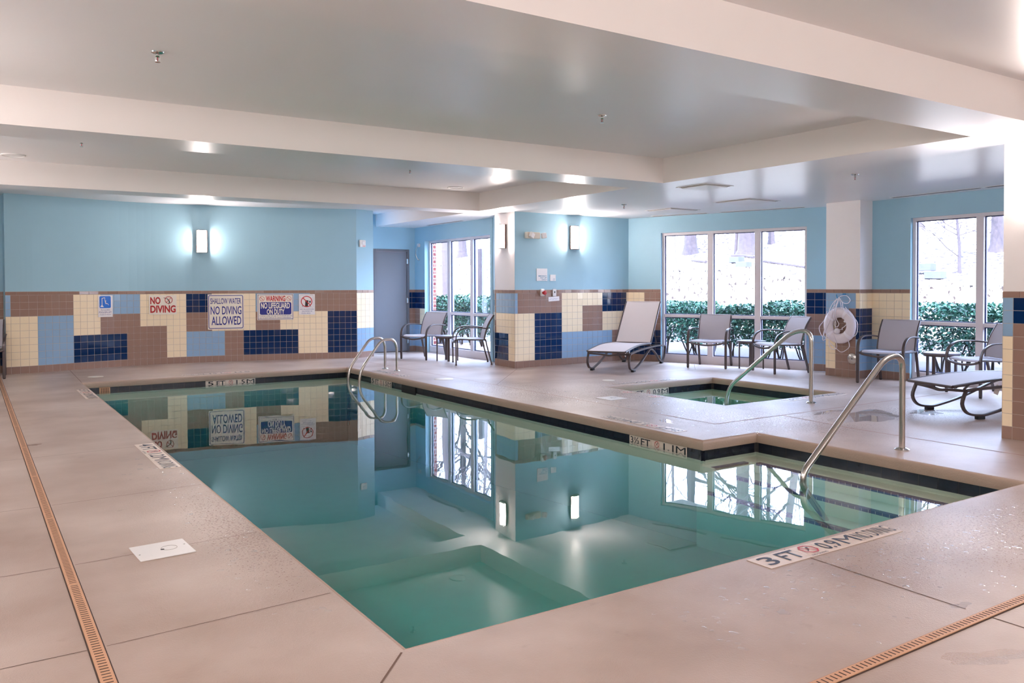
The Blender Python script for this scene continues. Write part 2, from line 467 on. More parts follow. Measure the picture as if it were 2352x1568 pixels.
def plate(mb, x0, x1, z0, z1, m, y0=-0.002, y1=0.0, r=0.0):
    if r > 0:
        poly = []
        for cx, cz, a0 in ((x1 - r, z1 - r, 0), (x0 + r, z1 - r, 90), (x0 + r, z0 + r, 180), (x1 - r, z0 + r, 270)):
            for k in range(6):
                a = R(a0 + 18 * k); poly.append((cx + r * math.cos(a), cz + r * math.sin(a)))
        n = len(poly)
        vs = [(x, y0, z) for x, z in poly] + [(x, y1, z) for x, z in poly]
        fs = [tuple(range(n)), tuple(range(2 * n - 1, n - 1, -1))] + [(i, n + i, n + (i + 1) % n, (i + 1) % n) for i in range(n)]
        mb.add(vs, fs, m)
    else: mb.box(x0, x1, y0, y1, z0, z1, m)
def ringp(mb, cx, cz, ro, ri, m, y=-0.004, n=28, rot=0.0, d=0.0015):
    vs = []
    for r_ in (ro, ri):
        for k in range(n):
            a = 2 * PI * k / n + rot; vs.append((cx + r_ * math.cos(a), y, cz + r_ * math.sin(a)))
    mb.add(vs, [(k, n + k, n + (k + 1) % n, (k + 1) % n)[::-1] for k in range(n)], m)
def barp(mb, xa, za, xb, zb, w, m, y=-0.004):
    d = Vector((xb - xa, zb - za)); d.normalize(); nx, nz = -d.y * w / 2, d.x * w / 2
    mb.add([(xa + nx, y, za + nz), (xa - nx, y, za - nz), (xb - nx, y, zb - nz), (xb + nx, y, zb + nz)], [(0, 1, 2, 3)], m)
def polyp(mb, pts, m, y=-0.004): mb.add([(x, y, z) for x, z in pts], [tuple(range(len(pts)))], m)

# ------------------------------------------------------------------ room dimensions
LOW, HIGH, HIGH3 = 2.54, 2.83, 2.78
XR = 6.88                      # right edge of the ceiling bays
XL, YF = -1.3, -2.6            # unseen left wall and the wall behind the camera
WATER = -0.143
W1A, W1B = (7.75, 15.45), (7.75, 12.42)
W3A, W3B = (9.97, 11.35), (11.14, 7.83)
W4A, W4B = (10.92, 7.16), (10.52, -2.6)
BACK = [(0.49, 14.90), (0.86, 14.95), (1.4, 15.10), (2.3, 15.33), (3.0, 15.34), (3.7, 15.25), (4.9, 14.97), (6.1, 14.58)]

# ------------------------------------------------------------------ floor
HOLES = [(1.345 - .03, 5.25 + .03, 2.76 - .03, 13.0 + .03), (5.2, 5.93 + .03, 2.76 - .03, 5.02 + .03), (7.05 - .03, 9.04 + .03, 6.40 - .03, 8.46 + .03)]
mb = MB()
xs = sorted({XL - .2, 13.0} | {h[0] for h in HOLES} | {h[1] for h in HOLES} | {3.2, 11.0})
ys = sorted({YF - .2, 17.0} | {h[2] for h in HOLES} | {h[3] for h in HOLES} | {10.0})
idx = {}
def gv(x, y):
    if (x, y) not in idx: idx[(x, y)] = len(mb.v); mb.v.append((x, y, 0))
    return idx[(x, y)]
for i in range(len(xs) - 1):
    for j in range(len(ys) - 1):
        cx, cy = (xs[i] + xs[i + 1]) / 2, (ys[j] + ys[j + 1]) / 2
        if any(h[0] < cx < h[1] and h[2] < cy < h[3] for h in HOLES): continue
        if cx > 11.3: continue
        mb.f.append((gv(xs[i], ys[j]), gv(xs[i + 1], ys[j]), gv(xs[i + 1], ys[j + 1]), gv(xs[i], ys[j + 1]))); mb.m.append(0); mb.smooth.append(False)
floor = struct(mb.build('floor', m='deck'))
mb = MB()
def joint(pts, w=0.006, m='joint'):
    for a, b in zip(pts[:-1], pts[1:]):
        d = Vector((b[0] - a[0], b[1] - a[1])); d.normalize(); n = Vector((-d.y, d.x)) * w / 2
        mb.add([(a[0] + n.x, a[1] + n.y, .0012), (a[0] - n.x, a[1] - n.y, .0012), (b[0] - n.x, b[1] - n.y, .0012), (b[0] + n.x, b[1] + n.y, .0012)], [(0, 1, 2, 3)], m)
joint([(1.30, 2.715), (0.46, 1.80)], .008)
for y in (7.45, 5.75, 4.45, 3.37, 10.4): joint([(XL, y), (0.35, y)], .004); joint([(0.415, y), (1.30, y + .05)], .004)
joint([(1.33, 13.05), (1.37, 15.05)], .006)
joint([(3.42, 2.72), (3.40, 1.80)], .007); joint([(3.40, 1.70), (3.40, -2.0)], .007)
joint([(5.9, 14.4), (5.95, 9.45), (5.97, 7.5), (5.99, 5.57)], .012, 'joint_red')
joint([(5.95, 9.45), (7.38, 11.1)], .005); joint([(5.95, 9.42), (9.65, 9.40), (9.80, 7.1), (9.80, 5.57)], .006)
joint([(9.65, 9.40), (10.3, 10.05)], .005)
joint([(5.99, 5.57), (9.4, 5.57), (10.8, 5.57)], .014, 'joint_red'); joint([(6.97, 5.57), (6.85, 4.7), (6.85, 2.0)], .014, 'joint_red')
joint([(6.95, 5.57), (6.98, 6.0), (6.98, 6.36)], .004)
mb.build('control_joints', floor)

# ------------------------------------------------------------------ pool coping, tile line and shell
POOL = [(1.345, 2.76), (5.93, 2.76), (5.93, 5.02), (5.25, 5.02), (5.25, 13.0), (1.345, 13.0)]   # ccw, interior on the left
SPA = [(7.05, 6.40), (9.04, 6.40), (9.04, 8.46), (7.05, 8.46)]
def sweep(loop, prof, mb, m, smooth=True):
    n = len(loop); rings = []
    for i in range(n):
        a, b, c = Vector(loop[i - 1]), Vector(loop[i]), Vector(loop[(i + 1) % n])
        d1, d2 = (b - a).normalized(), (c - b).normalized()
        n1, n2 = Vector((-d1.y, d1.x)), Vector((-d2.y, d2.x))
        rings.append((b, n1 + n2 if abs(n1.dot(n2)) < 0.5 else n1))
    vs = []
    for b, nn in rings:
        for d, z in prof: vs.append((b.x + nn.x * d, b.y + nn.y * d, z))
    k = len(prof); fs = []
    for i in range(n):
        for j in range(k - 1):
            fs.append((i * k + j, i * k + j + 1, ((i + 1) % n) * k + j + 1, ((i + 1) % n) * k + j)[::-1])
    mb.add(vs, fs, m, smooth)
COP = [(-.030, 0.0)] + [(-.030 + .030 * math.sin(R(a)), -.030 + .030 * math.cos(R(a))) for a in (15, 30, 45, 60, 75, 90)] + [(0, -.078), (-.004, -.086), (-.028, -.088)]
for nm, lp in (('pool_coping', POOL), ('spa_coping', SPA)):
    mb = MB(); sweep(lp, COP, mb, 'coping'); struct(mb.build(nm))
def tileline(name, loop, z0=-.178, z1=-.086):
    mb = MB(); n = len(loop)
    for i in range(n):
        a, b = Vector(loop[i]), Vector(loop[(i + 1) % n]); d = (b - a); Ln = d.length; d.normalize(); nn = Vector((-d.y, d.x))
        k = max(1, round(Ln / .152)); t = Ln / k
        o = a - nn * .028
        pv = (a - Vector(loop[i - 1])).normalized(); nx = (Vector(loop[(i + 2) % n]) - b).normalized()
        ea = .03 if pv.x * d.y - pv.y * d.x > 0 else -.001; eb = .03 if d.x * nx.y - d.y * nx.x > 0 else -.001
        g0 = o - d * ea; g1 = o + d * (Ln + eb)
        mb.add([(g0.x, g0.y, z0), (g1.x, g1.y, z0), (g1.x, g1.y, z1 + .004), (g0.x, g0.y, z1 + .004)], [(0, 1, 2, 3)], 'wl_grout')
        for j in range(k):
            p = o + d * (j * t + .002); q = o + d * ((j + 1) * t - .002)
            e = nn * .003
            mb.add([(p.x, p.y, z0), (q.x, q.y, z0), (q.x, q.y, z1), (p.x, p.y, z1), (p.x + e.x, p.y + e.y, z0), (q.x + e.x, q.y + e.y, z0), (q.x + e.x, q.y + e.y, z1), (p.x + e.x, p.y + e.y, z1)],
                   [(4, 5, 6, 7), (0, 4, 7, 3), (5, 1, 2, 6)], 'wl_navy')
    return mb.build(name)
def shell(name, loop, fl, tl):
    """fl(y) gives the floor depth"""
    mb = MB(); n = len(loop)
    lp = []
    for i in range(n):
        a, b, c = Vector(loop[i - 1]), Vector(loop[i]), Vector(loop[(i + 1) % n])
        d1, d2 = (b - a).normalized(), (c - b).normalized(); nn = Vector((-d1.y, d1.x)) + Vector((-d2.y, d2.x))
        lp.append(b - nn * .027)
    for i in range(n):
        a, b = lp[i], lp[(i + 1) % n]
        mb.add([(a.x, a.y, fl(a.y)), (b.x, b.y, fl(b.y)), (b.x, b.y, -.177), (a.x, a.y, -.177)], [(0, 1, 2, 3)], 'plaster')
    mb.add([(p.x, p.y, fl(p.y)) for p in lp], [tuple(range(n))], 'plaster')
    o = struct(mb.build(name)); t = tileline('waterline_tiles', loop); t.parent = o
    return o
pool = shell('pool_basin', POOL, lambda y: -.80 - .045 * (y - 2.76), None)
spa = shell('spa_basin', SPA, lambda y: -.85, None)
mb = MB()
for x0, y1, z in ((5.72, 4.97, -.215), (5.44, 4.97, -.30), (5.20, 4.97, -.415)):
    mb.box(x0, 5.955, 2.74, 5.045, -.95, z, 'plaster')
mb.box(5.24, 5.72, 4.90, 5.045, -.9, -.215, 'plaster')
st = mb.build('entry_steps', pool)
mb = MB()
def steptile(x, y0, y1, z):
    n = int((y1 - y0) / .055)
    for k in range(n):
        a = y0 + k * .055
        mb.box(x - .001, x + .05, a + .002, a + .053, z - .02, z + .002, 'step_navy')
steptile(5.72, 2.76, 4.90, -.215); steptile(5.44, 2.76, 4.97, -.30); steptile(5.20, 2.76, 4.97, -.415)
for k in range(7): mb.box(5.27 + k * .06, 5.27 + k * .06 + .056, 4.90, 4.95, -.23, -.213, 'step_navy')
mb.build('step_edge_tiles', pool)
mb = MB(); mb.box(7.02, 7.5, 6.37, 8.49, -.86, -.46, 'plaster'); mb.box(7.5, 9.07, 8.05, 8.49, -.86, -.46, 'plaster'); mb.box(8.65, 9.07, 6.37, 8.05, -.86, -.46, 'plaster')
mb.build('spa_bench', spa)
def water(name, rects, mt, label, bot):
    mb = MB(); xs = sorted({r[0] for r in rects} | {r[1] for r in rects}); ys = sorted({r[2] for r in rects} | {r[3] for r in rects})
    cells = {(i, j) for i in range(len(xs) - 1) for j in range(len(ys) - 1) if any(r[0] < (xs[i] + xs[i + 1]) / 2 < r[1] and r[2] < (ys[j] + ys[j + 1]) / 2 < r[3] for r in rects)}
    for i, j in cells:
        a, b, c, d = xs[i], xs[i + 1], ys[j], ys[j + 1]
        mb.add([(a, c, WATER), (b, c, WATER), (b, d, WATER), (a, d, WATER)], [(0, 1, 2, 3)], mt)
        mb.add([(a, c, bot), (b, c, bot), (b, d, bot), (a, d, bot)], [(3, 2, 1, 0)], mt)
        for (di, dj), q in (((-1, 0), ((a, d), (a, c))), ((1, 0), ((b, c), (b, d))), ((0, -1), ((a, c), (b, c))), ((0, 1), ((b, d), (a, d)))):
            if (i + di, j + dj) not in cells:
                (x1, y1), (x2, y2) = q; mb.add([(x1, y1, bot), (x2, y2, bot), (x2, y2, WATER), (x1, y1, WATER)], [(0, 1, 2, 3)], mt)
    o = mb.build(name); tag(o, label, 'water', kind='stuff'); return o
water('pool_water', [(1.33, 5.265, 2.745, 13.015), (5.265, 5.945, 2.745, 5.035)], 'water', 'still green water filling the long swimming pool', -1.9)
water('spa_water', [(7.035, 9.055, 6.385, 8.475)], 'spawater', 'teal water filling the small square hot tub', -.95)
# pool wall fittings
def walled(name, label, cat, loc, rot, builder, group=None):
    t = thing(name, label, cat, loc, rot, group); builder(t); return t
mb = MB(); mb.box(5.262, 5.275, 10.50, 10.94, -.20, -.088, 'rubber')
tag(mb.build('skimmer_opening'), 'dark skimmer mouth in the tile line of the far right pool edge', 'skimmer')
t = thing('inlet_grille', 'small tan slotted grille at the far left end of the tile line', 'grille', (1.62, 13.02, -.13), 0)
mb = MB(); mb.box(-.07, .07, -.006, .003, -.045, .045, 'drain'); mb.build('face_plate', t)
mb = MB(); [mb.box(-.045 + k * .022, -.038 + k * .022, -.009, -.005, -.033, .033, 'dark') for k in range(5)]; mb.build('slots', t)
for i, (x, y) in enumerate(((8.3, 8.485), (7.8, 8.485))):
    mb = MB(); mb.lathe([(.045, -.004), (.045, .002), (.03, .006), (.012, .002)], (x, y - .002, -.27), 'whitep', axis='y')
    tag(mb.build('spa_jet'), ('round white jet under water in the far hot tub wall, nearer the window', 'round white jet under water in the far hot tub wall, nearer the pool')[i], 'jet', 'hot tub jets')

# ------------------------------------------------------------------ ceiling
mb = MB()
def cbox(x0, x1, y0, y1, z0, z1):
    # underside glossy, sides beam paint
    vs = [(x0, y0, z0), (x1, y0, z0), (x1, y1, z0), (x0, y1, z0), (x0, y0, z1), (x1, y0, z1), (x1, y1, z1), (x0, y1, z1)]
    mb.add(vs, [(3, 2, 1, 0), (4, 5, 6, 7)], 'ceiling'); mb.add(vs, [(0, 1, 5, 4), (1, 2, 6, 5), (2, 3, 7, 6), (3, 0, 4, 7)], 'beam')
TOP = 3.1
for y0, y1 in ((3.07, 3.63), (7.22, 7.79), (11.42, 11.90)): cbox(XL - .2, XR, y0, y1, LOW, HIGH + .05)
cbox(XR, 11.6, YF - .2, 11.66, LOW, TOP); cbox(XR, 8.1, 11.66, 16.0, LOW, TOP)
cbox(XL - .2, XR, YF - .2, 11.60, HIGH, TOP)
cbox(XL - .2, XR, 11.60, 16.2, HIGH3, TOP)
ceil = struct(mb.build('ceiling'))

# ------------------------------------------------------------------ tiled walls
TP = (1.270 - .052) / 11.0
COL = {'b': 't_brown', 'c': 't_cream', 'l': 't_blue', 'n': 't_navy'}
class Path:
    def __init__(s, pts):
        s.p = [Vector(p) for p in pts]; s.c = [0]
        for a, b in zip(s.p[:-1], s.p[1:]): s.c.append(s.c[-1] + (b - a).length)
        s.L = s.c[-1]
    def at(s, u):
        for i in range(len(s.p) - 1):
            if u <= s.c[i + 1] + 1e-9 or i == len(s.p) - 2:
                d = (s.p[i + 1] - s.p[i]).normalized(); return s.p[i] + d * (u - s.c[i]), Vector((d.y, -d.x))
        # normal points to the right of travel (into the room)
def wainscot(parent, path, bounds, patches, default='b'):
    """bounds: column edges along the path; patches: (c0,c1,r0,r1,colour), rows 1..11 from the top"""
    P = path if isinstance(path, Path) else Path(path)
    mb = MB(); g = .0022
    def quad(u0, u1, z0, z1, m, dep=.004):
        a, n = P.at(u0 + g / 2); b, n2 = P.at(u1 - g / 2); n = ((n + n2) / 2).normalized()
        z0 += g / 2; z1 -= g / 2; e = .0018
        tx = random.uniform(-1, 1) * .0006; tz = random.uniform(-1, 1) * .0006
        d = (b - a).normalized() * e
        A = [(a, z0), (b, z0), (b, z1), (a, z1)]; vs = []
        for p, z in A: vs.append((p.x, p.y, z))
        for (p, z), sx, sz, o in zip(((a + d, z0 + e), (b - d, z0 + e), (b - d, z1 - e), (a + d, z1 - e)), (-1, 1, 1, -1), (-1, -1, 1, 1), range(4)):
            k = dep + tx * sx + tz * sz; vs.append((p.x + n.x * k, p.y + n.y * k, z))
        mb.add(vs, [(4, 5, 6, 7)[::1], (0, 1, 5, 4), (1, 2, 6, 5), (2, 3, 7, 6), (3, 0, 4, 7)], m)
    for c in range(len(bounds) - 1):
        for r in range(1, 12):
            col = default
            for p in patches:
                if p[0] <= c < p[1] and p[2] <= r <= p[3]: col = p[4]
            if r == 11: col = 'b'
            z1 = 1.270 - .052 - (r - 1) * TP
            quad(bounds[c], bounds[c + 1], z1 - TP, z1, COL[col])
    k = max(1, round(P.L / .152))
    for j in range(k): quad(P.L * j / k, P.L * (j + 1) / k, 1.218, 1.270, 't_brown', .007)
    # grout bed
    us = sorted(set(P.c)); 
    for u0, u1 in zip(us[:-1], us[1:]):
        a, n = P.at(u0); b, _ = P.at(u1 - 1e-6); e = n * .0016
        mb.add([(a.x + e.x, a.y + e.y, 0), (b.x + e.x, b.y + e.y, 0), (b.x + e.x, b.y + e.y, 1.272), (a.x + e.x, a.y + e.y, 1.272)], [(0, 1, 2, 3)], 'grout')
    return mb.build('tile_wainscot', parent)
def wallmesh(path, z0, z1, m='blue', th=.16, mb=None):
    P = path if isinstance(path, Path) else Path(path); mb = mb or MB()
    for a, b in zip(P.p[:-1], P.p[1:]):
        d = (b - a).normalized(); o = Vector((-d.y, d.x)) * th
        q = [a, b, b + o, a + o]
        mb.add([(p.x, p.y, z0) for p in q] + [(p.x, p.y, z1) for p in q], [(3, 2, 1, 0), (4, 5, 6, 7), (0, 1, 5, 4), (1, 2, 6, 5), (2, 3, 7, 6), (3, 0, 4, 7)], m)
    return mb
def even(L, n, f=0.0):
    """column edges: first partial tile of f then equal tiles"""
    return ([0.0] if f > 0 else []) + [f + (L - f) * k / n for k in range(n + 1)]

# back wall with the signs
BACK = [(p.x, p.y) for p in catmull([(x, y, 0) for x, y in BACK], 6)]
PB = Path(BACK)
mb = wallmesh(PB, 0, HIGH3 + .05); wb = struct(mb.build('wall_back'))
u84 = 0.44
tw = (PB.L - u84) / 50
bounds = [0.0, .07, .193, .316] + [u84 + tw * k for k in range(51)]
def S(a, b, r0, r1, c): return (a + 4, b + 4, r0, r1, c)
wainscot(wb, PB, bounds, [
    (0, 1, 1, 3, 'l'), (0, 4, 4, 10, 'c'), S(0, 5, 4, 10, 'l'), S(5, 9, 1, 6, 'c'), S(9, 15, 1, 3, 'l'), S(9, 15, 4, 6, 'b'), S(5, 13, 7, 10, 'n'), S(13, 19, 6, 10, 'b'),
    S(15, 22, 1, 5, 'c'), S(19, 22, 6, 10, 'c'), S(22, 26, 1, 3, 'n'), S(26, 33, 1, 6, 'c'), S(22, 28, 7, 10, 'l'), S(31, 40, 7, 10, 'n'), S(33, 42, 1, 3, 'l'),
    S(37, 45, 4, 6, 'c'), S(40, 45, 7, 10, 'c'), S(45, 50, 4, 10, 'n')])
# pilaster end at the right of the back wall
PE = Path([(6.1, 14.58), (6.50, 14.72)])
we = struct(wallmesh(PE, 0, HIGH3 + .05, th=.9).build('wall_back_end'))
wainscot(we, PE, even(PE.L, 4), [(0, 4, 1, 6, 'c'), (0, 4, 7, 10, 'l')])
# recess at the far left
PLB = Path([(XL, 15.22), (0.49, 15.22)])
wl = struct(wallmesh(PLB, 0, HIGH3 + .05).build('wall_back_left'))
wainscot(wl, PLB, even(PLB.L, 25), [(0, 25, 1, 10, 'l'), (20, 24, 1, 6, 'c'), (20, 25, 7, 10, 'n'), (10, 20, 1, 3, 'b'), (4, 12, 5, 10, 'c'), (12, 16, 7, 10, 'b'), (24, 25, 1, 6, 'b')])
mb = wallmesh([(0.49, 15.22), (0.49, 14.90)], 0, HIGH3 + .05, th=.005); x = mb.build('recess_return', wl)
# alcove wall with the door
PA = Path([(6.40, 15.45), (7.75, 15.45)])
DX0, DX1, DT = 6.80, 7.615, 2.095
mb = wallmesh([(6.40, 15.45), (DX0, 15.45)], 0, HIGH3 + .05); wallmesh([(DX1, 15.45), (7.93, 15.45)], 0, LOW + .05, mb=mb); wallmesh([(DX0, 15.45), (DX1, 15.45)], DT, HIGH3 + .05, mb=mb)
wa = struct(mb.build('wall_back_alcove'))
wainscot(wa, [(DX1, 15.45), (7.75, 15.45)], [0, .06, .135], [(0, 2, 1, 3, 'n'), (0, 2, 4, 6, 'b'), (0, 2, 7, 10, 'l')])
d = thing('door_1', None, None, (DX0, 15.45, 0)); d['kind'] = 'structure'
mb = MB(); w = DX1 - DX0
mb.box(0, .05, -.02, .12, 0, DT, 'doorf', bev=.004); mb.box(w - .05, w, -.02, .12, 0, DT, 'doorf', bev=.004); mb.box(.0505, w - .0505, -.02, .12, DT - .05, DT, 'doorf', bev=.004)
mb.build('door_frame', d)
mb = MB(); mb.box(.053, w - .053, .005, .05, .012, DT - .053, 'door', bev=.003); leaf = mb.build('door_leaf', d)
mb = MB(); mb.box(.05, w - .05, -.01, .11, 0, .010, 'dark'); mb.build('threshold', d)
for z in (.22, 1.05, 1.85):
    mb = MB(); mb.tube([(w - .052, -.010, z - .055), (w - .052, -.010, z + .055)], .009, 'steel', 8); mb.box(w - .062, w - .030, -.024, -.0195, z - .05, z + .05, 'steel'); mb.build('hinge', d)

# generic glazed wall
def glazed(name, wname, A, B, s0, s1, mull, depth, label=None, mw=.10, bottom=0.0):
    P = Path([A, B]); L = P.L; H0, H1 = bottom, 2.255
    mb = MB()
    def seg(a, b, z0, z1):
        p, _ = P.at(a); q, _ = P.at(b); wallmesh([p, q], z0, z1, mb=mb)
    if s0 > 0: seg(0, s0, 0, LOW + .05)
    seg(s1, L, 0, LOW + .05); seg(s0, s1, H1, LOW + .05)
    w = struct(mb.build(wname))
    d = (P.p[1] - P.p[0]).normalized(); ang = math.atan2(d.y, d.x)
    o, _ = P.at(s0)
    t = thing(name, None, None, (o.x, o.y, 0), ang); t['kind'] = 'structure'
    W = s1 - s0; y0, y1 = depth, depth + .07      # local +y is outside
    mb = MB(); fr = .045
    mb.box(0, fr, y0, y1, 0, H1, 'alu'); mb.box(W - fr, W, y0, y1, 0, H1, 'alu'); mb.box(fr, W - fr, y0, y1, H1 - fr, H1, 'alu'); mb.box(fr, W - fr, y0, y1, 0, .13, 'alu')
    mb.box(fr, W - fr, y0 + .03, y1 + .02, .13, .140, 'alu')
    mb.build('frame', t)
    edges = [fr] + [m - s0 for m in mull] + [W - fr]
    for m in mull:
        mb = MB(); c = m - s0; mb.box(c - mw / 2, c + mw / 2, y0 - .006, y1 + .02, .131, H1 - fr - .001, 'alu', bev=.003); mb.build('mullion', t)
    cells = []
    x = fr
    for m in list(mull) + [None]:
        xe = (m - s0 - mw / 2) if m is not None else W - fr
        cells.append((x, xe)); x = (m - s0 + mw / 2) if m is not None else 0
    for (a, b) in cells:
        mb = MB(); mb.box(a + .001, b - .001, y0 + .004, y1, .785, .835, 'alu', bev=.003); mb.build('transom', t)
        for z0, z1 in ((.141, .784), (.836, H1 - fr - .001)):
            mb = MB(); mb.box(a + .012, b - .012, y1 - .036, y1 - .030, z0 + .010, z1 - .010, 'glass')
            p = mb.build('pane', t)
            mb = MB(); g = .012
            for bx in ((a, a + g, z0, z1), (b - g, b, z0, z1), (a + g, b - g, z0, z0 + g), (a + g, b - g, z1 - g, z1)): mb.box(bx[0], bx[1], y1 - .042, y1 - .022, bx[2], bx[3], 'gasket')
            mb.build('gasket', p)
    return w, P
w1, P1_ = glazed('window_1', 'wall_right_back', W1A, W1B, .44, 2.95, [1.265, 2.14], .10)
wainscot(w1, [(7.75, 15.45), (7.75, 15.01)], [0, .11, .22, .33, .44], [(0, 4, 1, 3, 'n'), (0, 2, 4, 6, 'b'), (2, 4, 4, 6, 'c'), (0, 4, 7, 10, 'l')])
w3, P3_ = glazed('window_2', 'wall_right_window', W3A, W3B, .65, 3.195, [1.556, 2.384], .05)
d3 = (Vector(W3B) - Vector(W3A)).normalized()
a3 = Vector(W3A)
q = a3 + d3 * .65
wainscot(w3, [W3A, (q.x, q.y)], even(.65, 6), [(0, 3, 1, 1, 'c'), (0, 3, 2, 2, 'c'), (0, 6, 3, 6, 'b'), (0, 6, 7, 10, 'n')])
q = a3 + d3 * 3.195
wainscot(w3, [(q.x, q.y), W3B], even((Vector(W3B) - q).length, 4), [(0, 4, 1, 3, 'n'), (0, 4, 4, 6, 'b'), (0, 4, 7, 10, 'l')])
w4, P4_ = glazed('window_3', 'wall_right_front', W4A, W4B, .60, 4.15, [1.532, 2.41, 3.28], .05)
d4 = (Vector(W4B) - Vector(W4A)).normalized(); q = Vector(W4A) + d4 * .60
wainscot(w4, [W4A, (q.x, q.y)], even(.60, 5), [(0, 5, 1, 6, 'c'), (0, 5, 7, 10, 'l')])
q = Vector(W4A) + d4 * 4.15
wainscot(w4, [(q.x, q.y), W4B], even((Vector(W4B) - q).length, 50), [(0, 50, 1, 10, 'l'), (2, 12, 1, 6, 'c'), (12, 20, 3, 10, 'n'), (24, 40, 1, 5, 'b'), (30, 44, 6, 10, 'c')])
# blue wall with the lamp between column and window
PW2 = Path([(7.41, 11.2), (9.97, 11.35)])
_q, _ = PW2.at(.35); mb = wallmesh([(_q.x, _q.y), (9.97, 11.35)], 0, LOW + .05, th=.3); wallmesh([(7.414, 11.2005), (_q.x, _q.y)], 0, LOW + .02, th=.015, mb=mb)
w2 = struct(mb.build('wall_right_middle'))
t2 = PW2.L / 22.0
wainscot(w2, PW2, [0] + [t2 * (k + .5) for k in range(22)] + [PW2.L], [
    (0, 1, 1, 3, 'l'), (1, 9, 1, 3, 'b'), (0, 4, 4, 10, 'c'), (4, 9, 4, 10, 'n'), (9, 17, 1, 6, 'c'), (13, 17, 3, 6, 'b'), (17, 22, 1, 3, 'n'), (22, 23, 1, 3, 'c'), (17, 23, 4, 6, 'c'), (9, 19, 7, 10, 'l'), (19, 23, 7, 10, 'b')])
# column at the corner of that wall, with a lamp on it
PC = Path([(7.476, 11.906), (7.41, 11.2)])
mb = MB(); mb.prism([(7.476, 11.906), (7.411, 11.203), (7.75, 11.31), (7.95, 12.40), (7.755, 12.40)], 0, LOW + .02, 'white')
c1 = struct(mb.build('column_back'))
wainscot(c1, PC, [0, .05] + [.05 + (PC.L - .05) * k / 6 for k in range(1, 7)], [(0, 1, 1, 6, 'b'), (1, 7, 1, 3, 'l'), (1, 7, 4, 10, 'c'), (0, 5, 7, 10, 'n'), (0, 1, 4, 6, 'b')])
PC2 = Path([(7.755, 12.40), (7.476, 11.906)])
mb2 = MB(); a, b = Vector((7.755, 12.40)), Vector((7.476, 11.906)); n = Vector((b - a).normalized()); n = Vector((n.y, -n.x)) * .002
mb2.add([(a.x + n.x, a.y + n.y, 1.272), (b.x + n.x, b.y + n.y, 1.272), (b.x + n.x, b.y + n.y, LOW), (a.x + n.x, a.y + n.y, LOW)], [(0, 1, 2, 3)], 'blue'); mb2.build('blue_side', c1)
wainscot(c1, PC2, even(PC2.L, 5), [(0, 5, 1, 3, 'n'), (0, 5, 4, 6, 'c'), (0, 5, 7, 10, 'b')])
# white column with the life ring
mb = MB(); mb.prism([(10.63, 7.157), (11.2, 7.157), (11.2, 7.72), (10.636, 7.72)], 0, LOW + .02, 'white'); c2 = struct(mb.build('column_right'))
wainscot(c2, [(10.636, 7.72), (10.63, 7.157)], [0, .056] + [.056 + .111 * k for k in range(1, 5)] + [.563], [(0, 5, 1, 2, 'l'), (0, 4, 3, 3, 'l'), (4, 5, 3, 3, 'b'), (5, 6, 1, 2, 'c'), (5, 6, 3, 6, 'n'), (5, 6, 7, 10, 'l'), (0, 2, 4, 10, 'c')])
wainscot(c2, [(10.63, 7.157), (10.925, 7.157)], [0, .055, .166, .295], [(0, 3, 1, 2, 'c'), (0, 3, 3, 6, 'n'), (0, 3, 7, 10, 'l')])
# near column at the right edge of the view
mb = MB(); mb.prism([(7.478, 2.95), (8.05, 2.95), (8.05, 3.66), (7.478, 3.66)], 0, LOW + .02, 'white'); c3 = struct(mb.build('column_front'))
bd = [0, .085] + [.085 + .1107 * k for k in range(1, 6)] + [.71]
wainscot(c3, [(7.478, 3.66), (7.478, 2.95)], bd, [(0, 1, 1, 3, 'l'), (0, 1, 4, 10, 'c'), (1, 7, 1, 2, 'n'), (4, 7, 3, 5, 'l')])
wainscot(c3, [(8.05, 3.66), (7.478, 3.66)], even(.572, 5), [(0, 5, 1, 3, 'l'), (0, 5, 4, 10, 'c')])
wainscot(c3, [(7.478, 2.95), (8.05, 2.95)], even(.572, 5), [(0, 5, 1, 3, 'c'), (0, 5, 6, 10, 'n')])
# unseen walls that close the room
PLW = Path([(XL, YF), (XL, 15.22)])
w5 = struct(wallmesh(PLW, 0, HIGH + .05).build('wall_left'))
wainscot(w5, PLW, even(PLW.L, 160), [(k * 10, k * 10 + 7, 1 + 3 * (k % 2), 6 + 4 * (k % 2), 'cnlc'[k % 4]) for k in range(16)])
w6 = struct(wallmesh([(10.6, YF), (XL, YF)], 0, HIGH + .05).build('wall_front'))
wainscot(w6, [(10.52, YF), (XL, YF)], even(12.82, 116), [(k * 8, k * 8 + 6, 1 + 3 * (k % 2), 6 + 4 * (k % 2), 'lcnc'[k % 4]) for k in range(15)])

